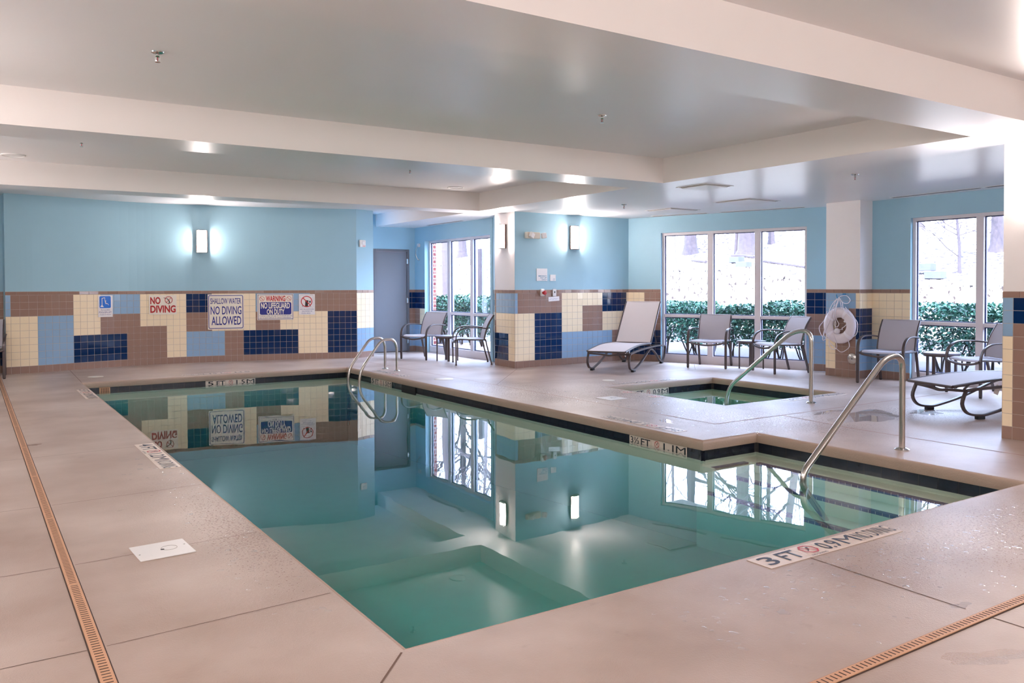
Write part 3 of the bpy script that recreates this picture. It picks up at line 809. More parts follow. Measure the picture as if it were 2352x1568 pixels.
# ------------------------------------------------------------------ sconces (their light is the diffuser itself)
def make_sconce(label, loc, rot):
    t = thing('wall_sconce', label, 'lamp', loc, rot)
    mb = MB(); mb.box(-.085, .085, -.012, .0, -.20, .20, 'lampf', bev=.003)
    mb.build('back_plate', t)
    def arc(r, n=10): return [(r * math.sin(a), -.012 - (r - .008) * math.cos(a)) for a in [(-PI / 2 + PI * k / n) for k in range(n + 1)]]
    for q_ in (-1, 1):
        mb = MB(); mb.box(min(q_ * .080, q_ * .090), max(q_ * .080, q_ * .090), -.030, -.0125, -.1895, .1895, 'lampf'); mb.build('side_strip', t)
    mb = MB(); pl = [(x * 1.0, y) for x, y in arc(.078)]
    n = len(pl); vs = [(x, y, -.19) for x, y in pl] + [(x, y, .19) for x, y in pl]
    mb.add(vs, [(i, i + 1, n + i + 1, n + i) for i in range(n - 1)] + [tuple(range(n - 1, -1, -1)), tuple(range(n, 2 * n))] + [(n - 1, 0, n, 2 * n - 1)], 'glow', True)
    mb.build('diffuser', t)
    for z in (-.2, .19):
        mb = MB(); q = arc(.090); mb.prism(q, z, z + .010, 'lampf'); mb.build('end_cap', t)
    return t
s0 = make_sconce('lit sconce high on the long back wall above the no-diving signs', (3.48, 15.275, 2.14), math.atan2(-.085, .70))
LAMPS = [((7.438, 11.56, 2.155), R(-95.3) , 'lit sconce on the white column face beside the back window'),
         ((8.665, 11.272, 2.155), R(3.3), 'lit sconce on the blue wall right of the white column'),
         ((7.476, 3.27, 2.155), R(-90), 'lit sconce on the near white column at the right edge')]
ORD = ['first', 'second', 'third', 'fourth', 'fifth', 'sixth', 'seventh']
for k, y in enumerate((-1.2, 1.0, 3.4, 6.0, 8.6, 11.2)): LAMPS.append(((XL, y, 2.155), R(90), 'unseen lit sconce on the left wall, %s counted from the front wall' % ORD[k]))  # one inferred from the ceiling glow; the others added as ambient fill
for k, x in enumerate((.2, 1.8, 3.6, 5.4, 7.6)): LAMPS.append(((x, YF, 2.155), R(180), 'added unseen sconce on the wall behind the viewer, %s counted from the left wall' % ORD[k]))  # whole row is out of view, added to raise the room's ambient light
for loc, rot, lb in LAMPS: dup(s0, loc, rot, lb)
LAMP_COUNT = len(LAMPS) + 1

# ------------------------------------------------------------------ signs on the back wall
def back_at(x):
    for a, b in zip(BACK[:-1], BACK[1:]):
        if a[0] <= x <= b[0]:
            k = (x - a[0]) / (b[0] - a[0]); return a[1] + (b[1] - a[1]) * k, math.atan2(b[1] - a[1], b[0] - a[0])
def sign(name, label, x0, z0, w, h, builder, clear=.012):
    xc = x0 + w / 2; y, _ = back_at(xc)
    ya, _ = back_at(x0); yb, _ = back_at(x0 + w); ang = math.atan2(yb - ya, w)
    t = thing(name, label, 'sign', (x0, ya, z0), ang)
    n = Vector((math.sin(ang), -math.cos(ang))) * clear
    bow = max(0, ((ya + yb) / 2 - y)); t.location.x += n.x * (1 + bow / clear); t.location.y += n.y * (1 + bow / clear)
    builder(t, w, h); return t
def s_lift(t, w, h):
    mb = MB(); plate(mb, 0, w, 0, h, 'signw', -.002, .004); mb.build('panel', t)
    mb = MB(); plate(mb, w * .1, w * .87, h * .41, h * .96, 'signblue', -.004, -.0022, r=.022)
    mb.build('blue_square', t)
    mb = MB(); g = -.006
    barp(mb, .062, .20, .062, .31, .010, 'signw', g); barp(mb, .060, .31, .108, .322, .010, 'signw', g); barp(mb, .106, .322, .108, .265, .008, 'signw', g)
    polyp(mb, [(.036, .168), (.092, .166), (.074, .19), (.06, .205), (.042, .185)], 'signw', g)
    ringp(mb, .121, .268, .008, .001, 'signw', g, 12); barp(mb, .114, .262, .124, .222, .014, 'signw', g); barp(mb, .118, .222, .152, .222, .011, 'signw', g); barp(mb, .150, .224, .172, .196, .008, 'signw', g)
    mb.build('lift_symbol', t)
    text_part('lettering', 'Accessible', 'navyink', t, w * .19, h * .30, w * .62, h * .055); text_part('lettering', 'POOL/SPA LIFT', 'navyink', t, w * .06, h * .175, w * .86, h * .085)
    text_part('lettering', 'Available On Request', 'navyink', t, w * .11, h * .075, w * .78, h * .06)
def diver(mb, cx, cz, r, m='black', y=-.0065):
    barp(mb, cx - r * 1.25, cz + r * .62, cx - r * .25, cz + r * .30, r * .14, m, y)
    polyp(mb, [(cx - r * .4, cz + r * .42), (cx - r * .02, cz + r * .18), (cx + r * .06, cz - r * .12), (cx - r * .14, cz - r * .02), (cx - r * .42, cz + r * .22)], m, y)
    barp(mb, cx, cz + .0, cx + r * .26, cz - r * .75, r * .26, m, y); barp(mb, cx + r * .10, cz - r * .6, cx - r * .02, cz - r * 1.2, r * .12, m, y)
def s_nodiv(t, w, h):
    mb = MB(); plate(mb, 0, w, 0, h, 'signc', -.002, .004); mb.build('panel', t)
    text_part('lettering', 'NO', 'dred', t, w * .045, h * .53, w * .37, h * .37, bold=.035); text_part('lettering', 'DIVING', 'dred', t, w * .045, h * .09, w * .92, h * .38, bold=.035)
    mb = MB(); cx, cz, r = w * .71, h * .74, h * .19
    diver(mb, cx, cz, r, y=-.004); ringp(mb, cx, cz, r, r * .84, 'dred', -.0055); barp(mb, cx - r * .62, cz - r * .62, cx + r * .62, cz + r * .62, r * .13, 'dred', -.006)
    mb.build('no_diving_symbol', t)
def border(mb, x0, x1, z0, z1, wd, m, r, y=-.0035):
    def loop(i):
        out = []
        for cx, cz, a0 in ((x1 - r, z1 - r, 0), (x0 + r, z1 - r, 90), (x0 + r, z0 + r, 180), (x1 - r, z0 + r, 270)):
            for k in range(6):
                a = R(a0 + 18 * k); out.append((cx + (r - i) * math.cos(a), y, cz + (r - i) * math.sin(a)))
        return out
    A, B = loop(0), loop(wd); n = len(A)
    mb.add(A + B, [((i + 1) % n, i, n + i, n + (i + 1) % n)[::1] for i in range(n)], m)
def s_shallow(t, w, h):
    mb = MB(); plate(mb, 0, w, 0, h, 'signc', -.002, .004, r=.008); mb.build('panel', t)
    mb = MB(); border(mb, w * .02, w * .98, h * .025, h * .975, .011, 'navyink', .03); mb.build('border_line', t)
    text_part('lettering', 'SHALLOW WATER', 'navyink', t, w * .075, h * .725, w * .85, h * .165, bold=.012); text_part('lettering', 'NO DIVING', 'navyink', t, w * .08, h * .425, w * .85, h * .235, bold=.012)
    text_part('lettering', 'ALLOWED', 'navyink', t, w * .10, h * .125, w * .82, h * .25, bold=.012)
def s_warn(t, w, h):
    mb = MB(); plate(mb, 0, w, 0, h, 'signc', -.002, .004); mb.build('panel', t)
    mb = MB(); border(mb, w * .02, w * .985, h * .03, h * .975, .007, 'navyink', .010); mb.build('border_line', t)
    mb = MB(); plate(mb, w * .07, w * .94, h * .205, h * .685, 'navyink', -.0036, -.0022, r=.03); mb.build('blue_field', t)
    text_part('lettering', 'WARNING', 'red', t, w * .235, h * .715, w * .54, h * .215, bold=.03)
    text_part('lettering', 'NO LIFEGUARD', 'signc', t, w * .10, h * .44, w * .80, h * .225, y=-.0052, bold=.03); text_part('lettering', 'ON DUTY', 'signc', t, w * .26, h * .215, w * .49, h * .205, y=-.0052, bold=.03)
    text_part('lettering', 'Children under the age of 14 should not use', 'navyink', t, w * .055, h * .125, w * .90, h * .06); text_part('lettering', 'spa or pool without an adult in attendance.', 'navyink', t, w * .06, h * .055, w * .88, h * .06)
    for cx in (.13, .875):
        mb = MB(); c, z, r = w * cx, h * .82, h * .092
        diver(mb, c, z, r * .55, 'red', -.004); ringp(mb, c, z, r, r * .86, 'red', -.005, 20); barp(mb, c - r * .6, z + r * .6, c + r * .6, z - r * .6, r * .14, 'red', -.0055); mb.build('no_diving_symbol', t)
    for cx, cz in ((.03, .965), (.975, .965), (.03, .03), (.975, .03)):
        mb = MB(); mb.lathe([(.007, 0), (.007, -.004), (.003, -.006)], (w * cx, -.002, h * cz), 'bronze', 10, 'y'); mb.build('screw', t)
def s_glass(t, w, h):
    mb = MB(); plate(mb, 0, w, 0, h, 'signw', -.002, .004); mb.build('panel', t)
    mb = MB(); border(mb, w * .06, w * .90, h * .34, h * .955, .002, 'navyink', .012); mb.build('border_line', t)
    mb = MB(); cx, cz, r = w * .48, h * .64, w * .36
    polyp(mb, [(cx - r * .28, cz - r * .78), (cx + r * .22, cz - r * .78), (cx + r * .32, cz + r * .2), (cx - r * .22, cz + r * .25)], 'black', -.004)
    polyp(mb, [(cx + r * .4, cz + r * .1), (cx + r * .78, cz + r * .1), (cx + r * .62, cz - r * .3), (cx + r * .5, cz - r * .25)], 'black', -.004)
    barp(mb, cx - r * .85, cz - r * .8, cx + r * .8, cz - r * .84, r * .08, 'black', -.004)
    mb.build('glassware_symbol', t)
    mb = MB(); ringp(mb, cx, cz, r, r * .86, 'red', -.0055); barp(mb, cx - r * .62, cz + r * .62, cx + r * .62, cz - r * .62, r * .15, 'red', -.006); mb.build('prohibition_ring', t)
    text_part('lettering', 'NO GLASSWARE', 'navyink', t, w * .06, h * .24, w * .88, h * .05); text_part('lettering', 'ALLOWED IN', 'navyink', t, w * .18, h * .145, w * .64, h * .05); text_part('lettering', 'POOL AREA', 'navyink', t, w * .16, h * .045, w * .56, h * .05)
sign('lift_sign', 'white accessible pool and spa lift sign with blue square symbol, leftmost on the back wall', 1.805, .842, .235, .362, s_lift)
sign('no_diving_sign', 'cream sign with big red letters NO DIVING and a crossed-out diver', 2.615, .862, .445, .338, s_nodiv)
sign('shallow_water_sign', 'large square sign SHALLOW WATER NO DIVING ALLOWED in blue letters', 3.57, .578, .612, .627, s_shallow)
sign('lifeguard_sign', 'red and blue WARNING NO LIFEGUARD ON DUTY sign on the back wall', 4.395, .732, .635, .474, s_warn)
sign('glassware_sign', 'small white NO GLASSWARE ALLOWED IN POOL AREA sign, rightmost on the back wall', 5.105, .822, .285, .378, s_glass)

# alarm strobe on the pilaster end
t = thing('alarm_strobe', 'small white alarm strobe box high on the right end of the back wall', 'alarm', (6.155, 14.59, 2.075), math.atan2(.14, .40))
mb = MB(); mb.box(0, .145, -.035, 0, 0, .135, 'whitep', bev=.008); mb.build('housing', t)
mb = MB(); mb.box(.035, .105, -.05, -.0355, .055, .10, 'signw', bev=.006); mb.build('flash_lens', t)
mb = MB(); mb.box(.06, .13, -.0375, -.0355, .018, .028, 'red'); mb.build('red_label', t)

# things on the blue wall with the lamp
def w2loc(s, z, off=0.0):
    p, n = PW2.at(s); return (p.x + n.x * off, p.y + n.y * off, z)
A2 = math.atan2(.15, 2.56)
t = thing('emergency_light', 'beige twin-head emergency light on the blue wall left of the sconce', 'emergency light', w2loc(.20, 2.11), A2)
mb = MB(); mb.box(0, .28, -.075, 0, 0, .105, 'offwhite', bev=.008); mb.build('housing', t)
for cx, a in ((.07, 25), (.325, -10)):
    mb = MB(); X = Matrix.Translation((cx, -.10, .052)) @ Matrix.Rotation(R(a), 4, 'Y') @ Matrix.Rotation(R(a * .8), 4, 'Z')
    mb.box(-.045, .045, -.03, .02, -.045, .045, 'whitep', X, bev=.008)
    for k in range(4): mb.box(-.04 + k * .021, -.024 + k * .021, -.034, -.0305, -.038, .038, 'signw', X)
    mb.tube([(cx, -.085, .052), (cx, -.070, .052)], .014, 'whitep', 8); mb.build('lamp_head', t)
t = thing('shutoff_sign', 'pale blue EMERGENCY SHUT OFF SWITCH sign on the blue wall', 'sign', w2loc(.449, 1.419), A2)
mb = MB(); plate(mb, 0, .225, 0, .205, 'signw', -.008, 0); mb.build('panel', t)
for s_, z, x, w in (('EMERGENCY', .070, .035, .175), ('SHUT  OFF', .040, .075, .135), ('SWITCH', .010, .105, .105)): text_part('lettering', s_, 'teal', t, x, z, w, .022, -.0095, .01)
t = thing('small_wall_sign', 'tiny pale square sign right of the emergency shut off sign', 'sign', w2loc(.740, 1.419), A2)
mb = MB(); plate(mb, 0, .115, 0, .105, 'signw', -.008, 0); mb.build('panel', t)
text_part('lettering', 'SPA', 'teal', t, .062, .030, .035, .012, -.0095); text_part('lettering', 'TIMER', 'teal', t, .048, .010, .05, .012, -.0095)
t = thing('emergency_button', 'white box with red push button on the brown tile cap', 'button', w2loc(.515, 1.165, .008), A2)
mb = MB(); mb.box(0, .075, -.035, 0, 0, .12, 'whitep', bev=.006); mb.build('box', t)
mb = MB(); mb.lathe([(.022, 0), (.022, -.03), (.034, -.034), (.034, -.05), (.02, -.056)], (.042, -.035, .058), 'dred', 18, 'y'); mb.build('push_button', t)
t = thing('wall_timer', 'white switch plate straddling the tile cap beside the red button', 'switch', w2loc(.785, 1.162, .008), A2)
mb = MB(); mb.box(0, .078, -.010, 0, 0, .125, 'whitep', bev=.004); mb.build('plate', t)
mb = MB(); mb.box(.030, .048, -.020, -.0105, .055, .085, 'black', bev=.003); mb.build('toggle', t)
t = thing('paper_notice', 'small strip of white paper taped on brown tiles under the switch plate', 'notice', w2loc(.700, 1.075, .008), (0, R(-3), A2))
mb = MB(); plate(mb, 0, .235, 0, .075, 'signw', -.002, 0); mb.build('paper', t)
mb = MB(); random.seed(3)
for k in range(9): barp(mb, .02 + k * .022, .02 + .01 * (k % 3), .034 + k * .022, .05 - .008 * (k % 2), .003, 'navyink', -.003)
mb.build('handwriting', t)

# curved grab handle beside window 1
t = thing('grab_bar', 'thin curved chrome handle on the blue wall beside the door', 'handle', (7.75, 15.25, 0), R(-90))
mb = MB(); mb.box(-.05, .05, -.03, 0, 2.14, 2.21, 'alu', bev=.006); mb.build('bracket', t)
mb = MB(); mb.tube(catmull([(0, -.025, 2.16), (-.015, -.06, 2.10), (-.01, -.07, 2.0), (.02, -.05, 1.90), (.05, -.02, 1.875)], 5), .010, 'chrome', 8); mb.build('hook_bar', t)

# ------------------------------------------------------------------ ceiling fittings
def make_sprinkler(label, loc):
    t = thing('sprinkler', label, 'sprinkler', loc, 0, 'ceiling sprinklers')
    mb = MB(); mb.lathe([(.042, .0), (.040, -.006), (.028, -.012), (.012, -.014), (.012, -.018)], (0, 0, 0), 'chrome', 20); mb.build('escutcheon', t)
    mb = MB(); mb.tube([(0, 0, -.012), (0, 0, -.03)], .009, 'chrome', 10); mb.tube([(.012, 0, -.028), (.013, 0, -.05), (.003, 0, -.062)], .0025, 'chrome', 6); mb.tube([(-.012, 0, -.028), (-.013, 0, -.05), (-.003, 0, -.062)], .0025, 'chrome', 6)
    mb.lathe([(.012, -.026), (.012, -.030)], (0, 0, 0), 'greenb', 10); mb.build('frame', t)
    mb = MB(); mb.tube([(0, 0, -.031), (0, 0, -.056)], .003, 'redb', 6); mb.build('glass_bulb', t)
    mb = MB(); mb.lathe([(.017, -.062), (.017, -.064)], (0, 0, 0), 'chrome', 14); mb.build('deflector', t)
    return t
sp = make_sprinkler('ceiling sprinkler in the nearest recessed bay, left one', (1.04, 5.70, HIGH))
for loc, lb in (((4.70, 5.70, HIGH), 'ceiling sprinkler in the nearest recessed bay, right one'), ((1.0, 9.52, HIGH), 'ceiling sprinkler in the second recessed bay, left one'), ((4.73, 9.55, HIGH), 'ceiling sprinkler in the second recessed bay, right one'),
                ((8.17, 9.40, LOW), 'ceiling sprinkler on the low ceiling in front of the wall sconce'), ((8.13, 5.54, LOW), 'ceiling sprinkler on the low ceiling nearest the life ring column')): dup(sp, loc, 0, lb)
def make_speaker(label, loc):
    t = thing('ceiling_speaker', label, 'speaker', loc, 0, 'round ceiling speakers')
    mb = MB(); mb.lathe([(.125, 0), (.125, -.008), (.112, -.012), (.108, -.006)], (0, 0, 0), 'whitep', 32); mb.build('rim', t)
    mb = MB(); mb.lathe([(.107, -.0055), (.05, -.0085)], (0, 0, 0), 'signw', 32); mb.build('grille', t); return t
spk = make_speaker('round white ceiling speaker at the far right of the second bay', (6.20, 10.98, HIGH))
dup(spk, (.46, 10.95, HIGH), 0, 'round white ceiling speaker at the left edge of the second bay')
def ceil_panel(x0, x1, y0, y1, label):
    t = thing('ceiling_diffuser', label, 'air vent', ((x0 + x1) / 2, (y0 + y1) / 2, LOW), 0, 'square ceiling diffusers'); w, h = (x1 - x0) / 2, (y1 - y0) / 2
    mb = MB(); mb.box(-w, w, -h, h, -.006, 0, 'whitep', bev=.002)
    mb.build('frame', t); mb = MB(); mb.box(-w + .05, w - .05, -h + .05, h - .05, -.018, -.0062, 'whitep', bev=.004); mb.build('centre_plate', t)
    mb = MB(); g = .012
    for b in ((-w + .03, w - .03, -h + .03, -h + .03 + g), (-w + .03, w - .03, h - .03 - g, h - .03), (-w + .03, -w + .03 + g, -h + .043, h - .043), (w - .03 - g, w - .03, -h + .043, h - .043)): mb.box(b[0], b[1], b[2], b[3], -.0075, -.0061, 'dark')
    mb.build('slot', t)
ceil_panel(7.31, 7.79, 6.95, 7.45, 'square white ceiling diffuser nearest the beam corner'); ceil_panel(9.05, 9.72, 7.80, 8.48, 'square white ceiling diffuser in front of the life ring column'); ceil_panel(9.12, 9.77, 9.40, 10.0, 'square white ceiling diffuser near the blue wall corner')
def slot_diffuser(a, b, label):
    a, b = Vector(a), Vector(b); L = (b - a).length; d = (b - a).normalized()
    t = thing('slot_diffuser', label, 'air vent', (a.x, a.y, LOW), math.atan2(d.y, d.x), 'slot diffusers above the windows')
    mb = MB(); mb.box(0, L, -.045, .045, -.005, 0, 'whitep', bev=.001); mb.build('frame', t)
    mb = MB(); mb.box(.02, L - .02, -.028, -.008, -.006, -.0051, 'dark'); mb.box(.02, L - .02, .008, .028, -.006, -.0051, 'dark'); mb.build('slot', t)
slot_diffuser((7.60, 14.6), (7.60, 13.2), 'long slot diffuser on the ceiling above the window left of the white column')
slot_diffuser((9.95, 10.72), (10.30, 9.75), 'far slot diffuser above the three-pane window behind the chairs'); slot_diffuser((10.38, 9.55), (10.82, 8.22), 'near slot diffuser above the three-pane window behind the chairs')
slot_diffuser((10.70, 6.73), (10.58, 5.45), 'slot diffuser above the right window, beside the life ring column'); slot_diffuser((10.57, 5.40), (10.45, 4.1), 'slot diffuser above the right window, running out of view')

# ------------------------------------------------------------------ handrails
def escutcheon(mb, x, y, z=0, m='chrome', r=.058): mb.lathe([(r, 0), (r, .006), (r * .72, .016), (r * .46, .020), (r * .46, .006)], (x, y, z), m, 24)
def handrail(label, pts, rad, base, r=.024):
    t = thing('handrail', label, 'handrail', (base[0], base[1], 0))
    P = [(p[0] - base[0], p[1] - base[1], p[2]) for p in pts]
    mb = MB(); mb.tube(fillet(P, rad, 8), r, 'steel', 16); mb.build('rail', t)
    mb = MB(); escutcheon(mb, 0, 0); mb.build('floor_flange', t); return t
y = 3.85
handrail('large brushed steel handrail at the steps of the swimming pool', [(6.29, y, -.02), (6.29, y, .760), (6.06, y, .760), (5.06, y, -.02), (5.045, y, -.13), (5.30, y, -.40), (5.33, y, -.44)], [.26, .26, .12, .12, .05], (6.29, y))
x = 7.96
handrail('brushed steel handrail at the edge of the hot tub', [(x, 5.965, -.02), (x, 5.965, .82), (x, 6.22, .80), (x, 7.20, .045), (x, 7.235, -.45)], [.26, .26, .16], (x, 5.965))
t = thing('pool_ladder', 'stainless pool ladder with two looped rails at the far right pool corner', 'pool ladder', (5.65, 12.12, 0))
for yy in (12.35, 11.91):
    dy = yy - 12.12; mb = MB()
    mb.tube(fillet([(0, dy, -.02), (0, dy, .40), (-.06, dy, .505), (-.26, dy, .505), (-.60, dy, .06), (-.635, dy, -.1), (-.635, dy, -.85)], [.12, .12, .2, .15, .1], 8), .0215, 'steel', 14); mb.build('rail', t)
    mb = MB(); escutcheon(mb, 0, dy, r=.05); mb.build('floor_flange', t)
for z in (-.35, -.62):
    mb = MB(); mb.box(-.67, -.60, -.208, .228, z, z + .025, 'steel', bev=.006); mb.build('tread', t)

# ------------------------------------------------------------------ patio chair
def make_chair(label, loc, rot, group):
    t = thing('patio_chair', label, 'chair', loc, rot, group)
    F = 'bronze'
    for s_ in (-1, 1):
        mb = MB(); mb.tube([(.27, s_ * .305, .012), (.272, s_ * .305, .425)], .012, F, 8, r2=.021, up=(0, 1, 0)); lg = mb.build('leg', t); mb = MB(); mb.lathe([(.016, 0), (.018, .0118)], (.27, s_ * .305, 0), 'rubber', 10); mb.build('foot_cap', lg)
        mb = MB(); mb.tube([(-.34, s_ * .262, .012), (-.285, s_ * .262, .22), (-.235, s_ * .262, .43)], .012, F, 8, r2=.020, up=(0, 1, 0)); lg = mb.build('leg', t); mb = MB(); mb.lathe([(.016, 0), (.018, .0118)], (-.34, s_ * .262, 0), 'rubber', 10); mb.build('foot_cap', lg)
        mb = MB(); mb.tube(catmull([(.272, s_ * .305, .424), (.262, s_ * .306, .50), (.225, s_ * .308, .57), (.15, s_ * .308, .618), (.05, s_ * .306, .634), (-.12, s_ * .295, .630), (-.285, s_ * .272, .612)], 5), .022, F, 8, r2=.010, up=(0, 0, 1)); mb.build('armrest', t)
    mb = MB(); mb.tube(catmull([(.272, -.295, .42), (.285, -.20, .392), (.292, 0, .372), (.285, .20, .392), (.272, .295, .42)], 5), .014, F, 8, r2=.022, up=(1, 0, 0)); mb.build('front_rail', t)
    # seat frame and sling
    mb = MB()
    for s_ in (-1, 1): mb.tube(catmull([(.262, s_ * .262, .418), (.20, s_ * .262, .436), (0, s_ * .262, .428), (-.235, s_ * .258, .425)], 4), .013, F, 8)
    mb.tube([(-.235, -.26, .424), (-.235, .26, .424)], .011, F, 8); mb.build('seat_frame', t)
    def sheet(rows, name, th=.006):
        mb = MB(); ny = 8; n = len(rows); vs = []
        for x, z, hw in rows:
            for k in range(ny + 1):
                q = k / ny * 2 - 1; vs.append((x, q * hw, z - .010 * (1 - q * q) ))
        m_ = len(vs); T = []
        for i in range(n):
            a = Vector(rows[max(0, i - 1)][:2]); b = Vector(rows[min(n - 1, i + 1)][:2]); d = (b - a).normalized(); nn = Vector((d.y, -d.x)) * th
            T += [(v[0] + nn.x, v[1], v[2] + nn.y) for v in vs[i * (ny + 1):(i + 1) * (ny + 1)]]
        fs = []
        for i in range(n - 1):
            for k in range(ny):
                a = i * (ny + 1) + k; fs.append((a, a + 1, a + ny + 2, a + ny + 1)); fs.append((m_ + a, m_ + a + ny + 1, m_ + a + ny + 2, m_ + a + 1))
        for k in range(ny): fs.append((k + 1, k, m_ + k, m_ + k + 1)); e = (n - 1) * (ny + 1) + k; fs.append((e, e + 1, m_ + e + 1, m_ + e))
        for i in range(n - 1):
            a = i * (ny + 1); b = a + ny; fs.append((a, a + ny + 1, m_ + a + ny + 1, m_ + a)); fs.append((b + ny + 1, b, m_ + b, m_ + b + ny + 1))
        mb.add(vs + T, fs, 'sling', True); return mb.build(name, t)
    sheet([(.272, .418, .25), (.255, .436, .25), (.20, .443, .25), (.1, .438, .25), (0, .434, .25), (-.12, .432, .25), (-.225, .434, .25)], 'seat')
    bk = [(-.215, .445), (-.225, .50), (-.242, .57), (-.268, .65), (-.305, .73), (-.350, .80), (-.378, .843)]
    sheet([(x, z, .245) for x, z in bk], 'backrest')
    mb = MB()
    for s_ in (-1, 1): mb.tube(catmull([(-.235, s_ * .258, .41)] + [(x - .004, s_ * .255, z) for x, z in bk], 3), .014, F, 8)
    mb.tube([(bk[-1][0] - .004, -.25, bk[-1][1] + .001), (bk[-1][0] - .004, .25, bk[-1][1] + .001)], .009, 'sling', 8); mb.build('back_frame', t)
    return t
CH_SPOTS = [((10.19, 9.58), (-.87, -.50), 'sling patio chair against the three-pane window, between lounger and side table', 'patio chairs by the three-pane window'),
            ((10.46, 8.42), (-.95, .32), 'sling patio chair at the three-pane window turned toward the table, beside the life ring column', 'patio chairs by the three-pane window'),
            ((7.06, 13.74), (-.93, -.36), 'sling patio chair beside the grey door, left of the small table', 'patio chairs at the far window'),
            ((7.25, 12.36), (-.91, .41), 'sling patio chair seen side-on at the far window, right of the small table', 'patio chairs at the far window'),
            ((10.46, 6.60), (-1, -.15), 'sling patio chair right of the life ring column', 'patio chairs by the right window'),
            ((10.28, 5.25), (-.90, .43), 'sling patio chair cut off by the near column, behind the lounger', 'patio chairs by the right window'),
            ((.17, 14.50), (-.12, -1), 'patio chair cut off by the left edge of the view', 'patio chair at the left')]
c0 = None
for (cx, cy), (fx, fy), lb, gp in CH_SPOTS:
    a = math.atan2(fy, fx)
    if c0 is None: c0 = make_chair(lb, (cx, cy, 0), a, gp)
    else: dup(c0, (cx, cy, 0), a, lb, gp)
def make_table(label, loc, rot):
    t = thing('side_table', label, 'table', loc, rot, 'round side tables between the chairs')
    mb = MB(); mb.lathe([(.15, .425), (.222, .428), (.225, .440), (.222, .452), (.21, .455)], (0, 0, 0), 'tablet', 36); mb.build('table_top', t)
    mb = MB(); mb.lathe([(.205, .405), (.212, .405), (.212, .4275), (.205, .4275)], (0, 0, 0), 'bronze', 32); mb.build('apron', t)
    for k in range(4):
        a = R(45 + 90 * k); x, y_ = math.cos(a) * .185, math.sin(a) * .185; mb = MB()
        mb.tube([(x, y_, .0), (x, y_, .412)], .012, 'bronze', 8, r2=.022, up=(-math.sin(a), math.cos(a), 0)); mb.build('leg', t)
    return t
tb = make_table('round grey side table between the two chairs at the three-pane window', (10.50, 9.0, 0), 0)
dup(tb, (7.20, 13.08, 0), .4, 'round grey side table between the two chairs at the far window')
dup(tb, (10.60, 5.95, 0), .8, 'round grey side table right of the life ring column, between two chairs')

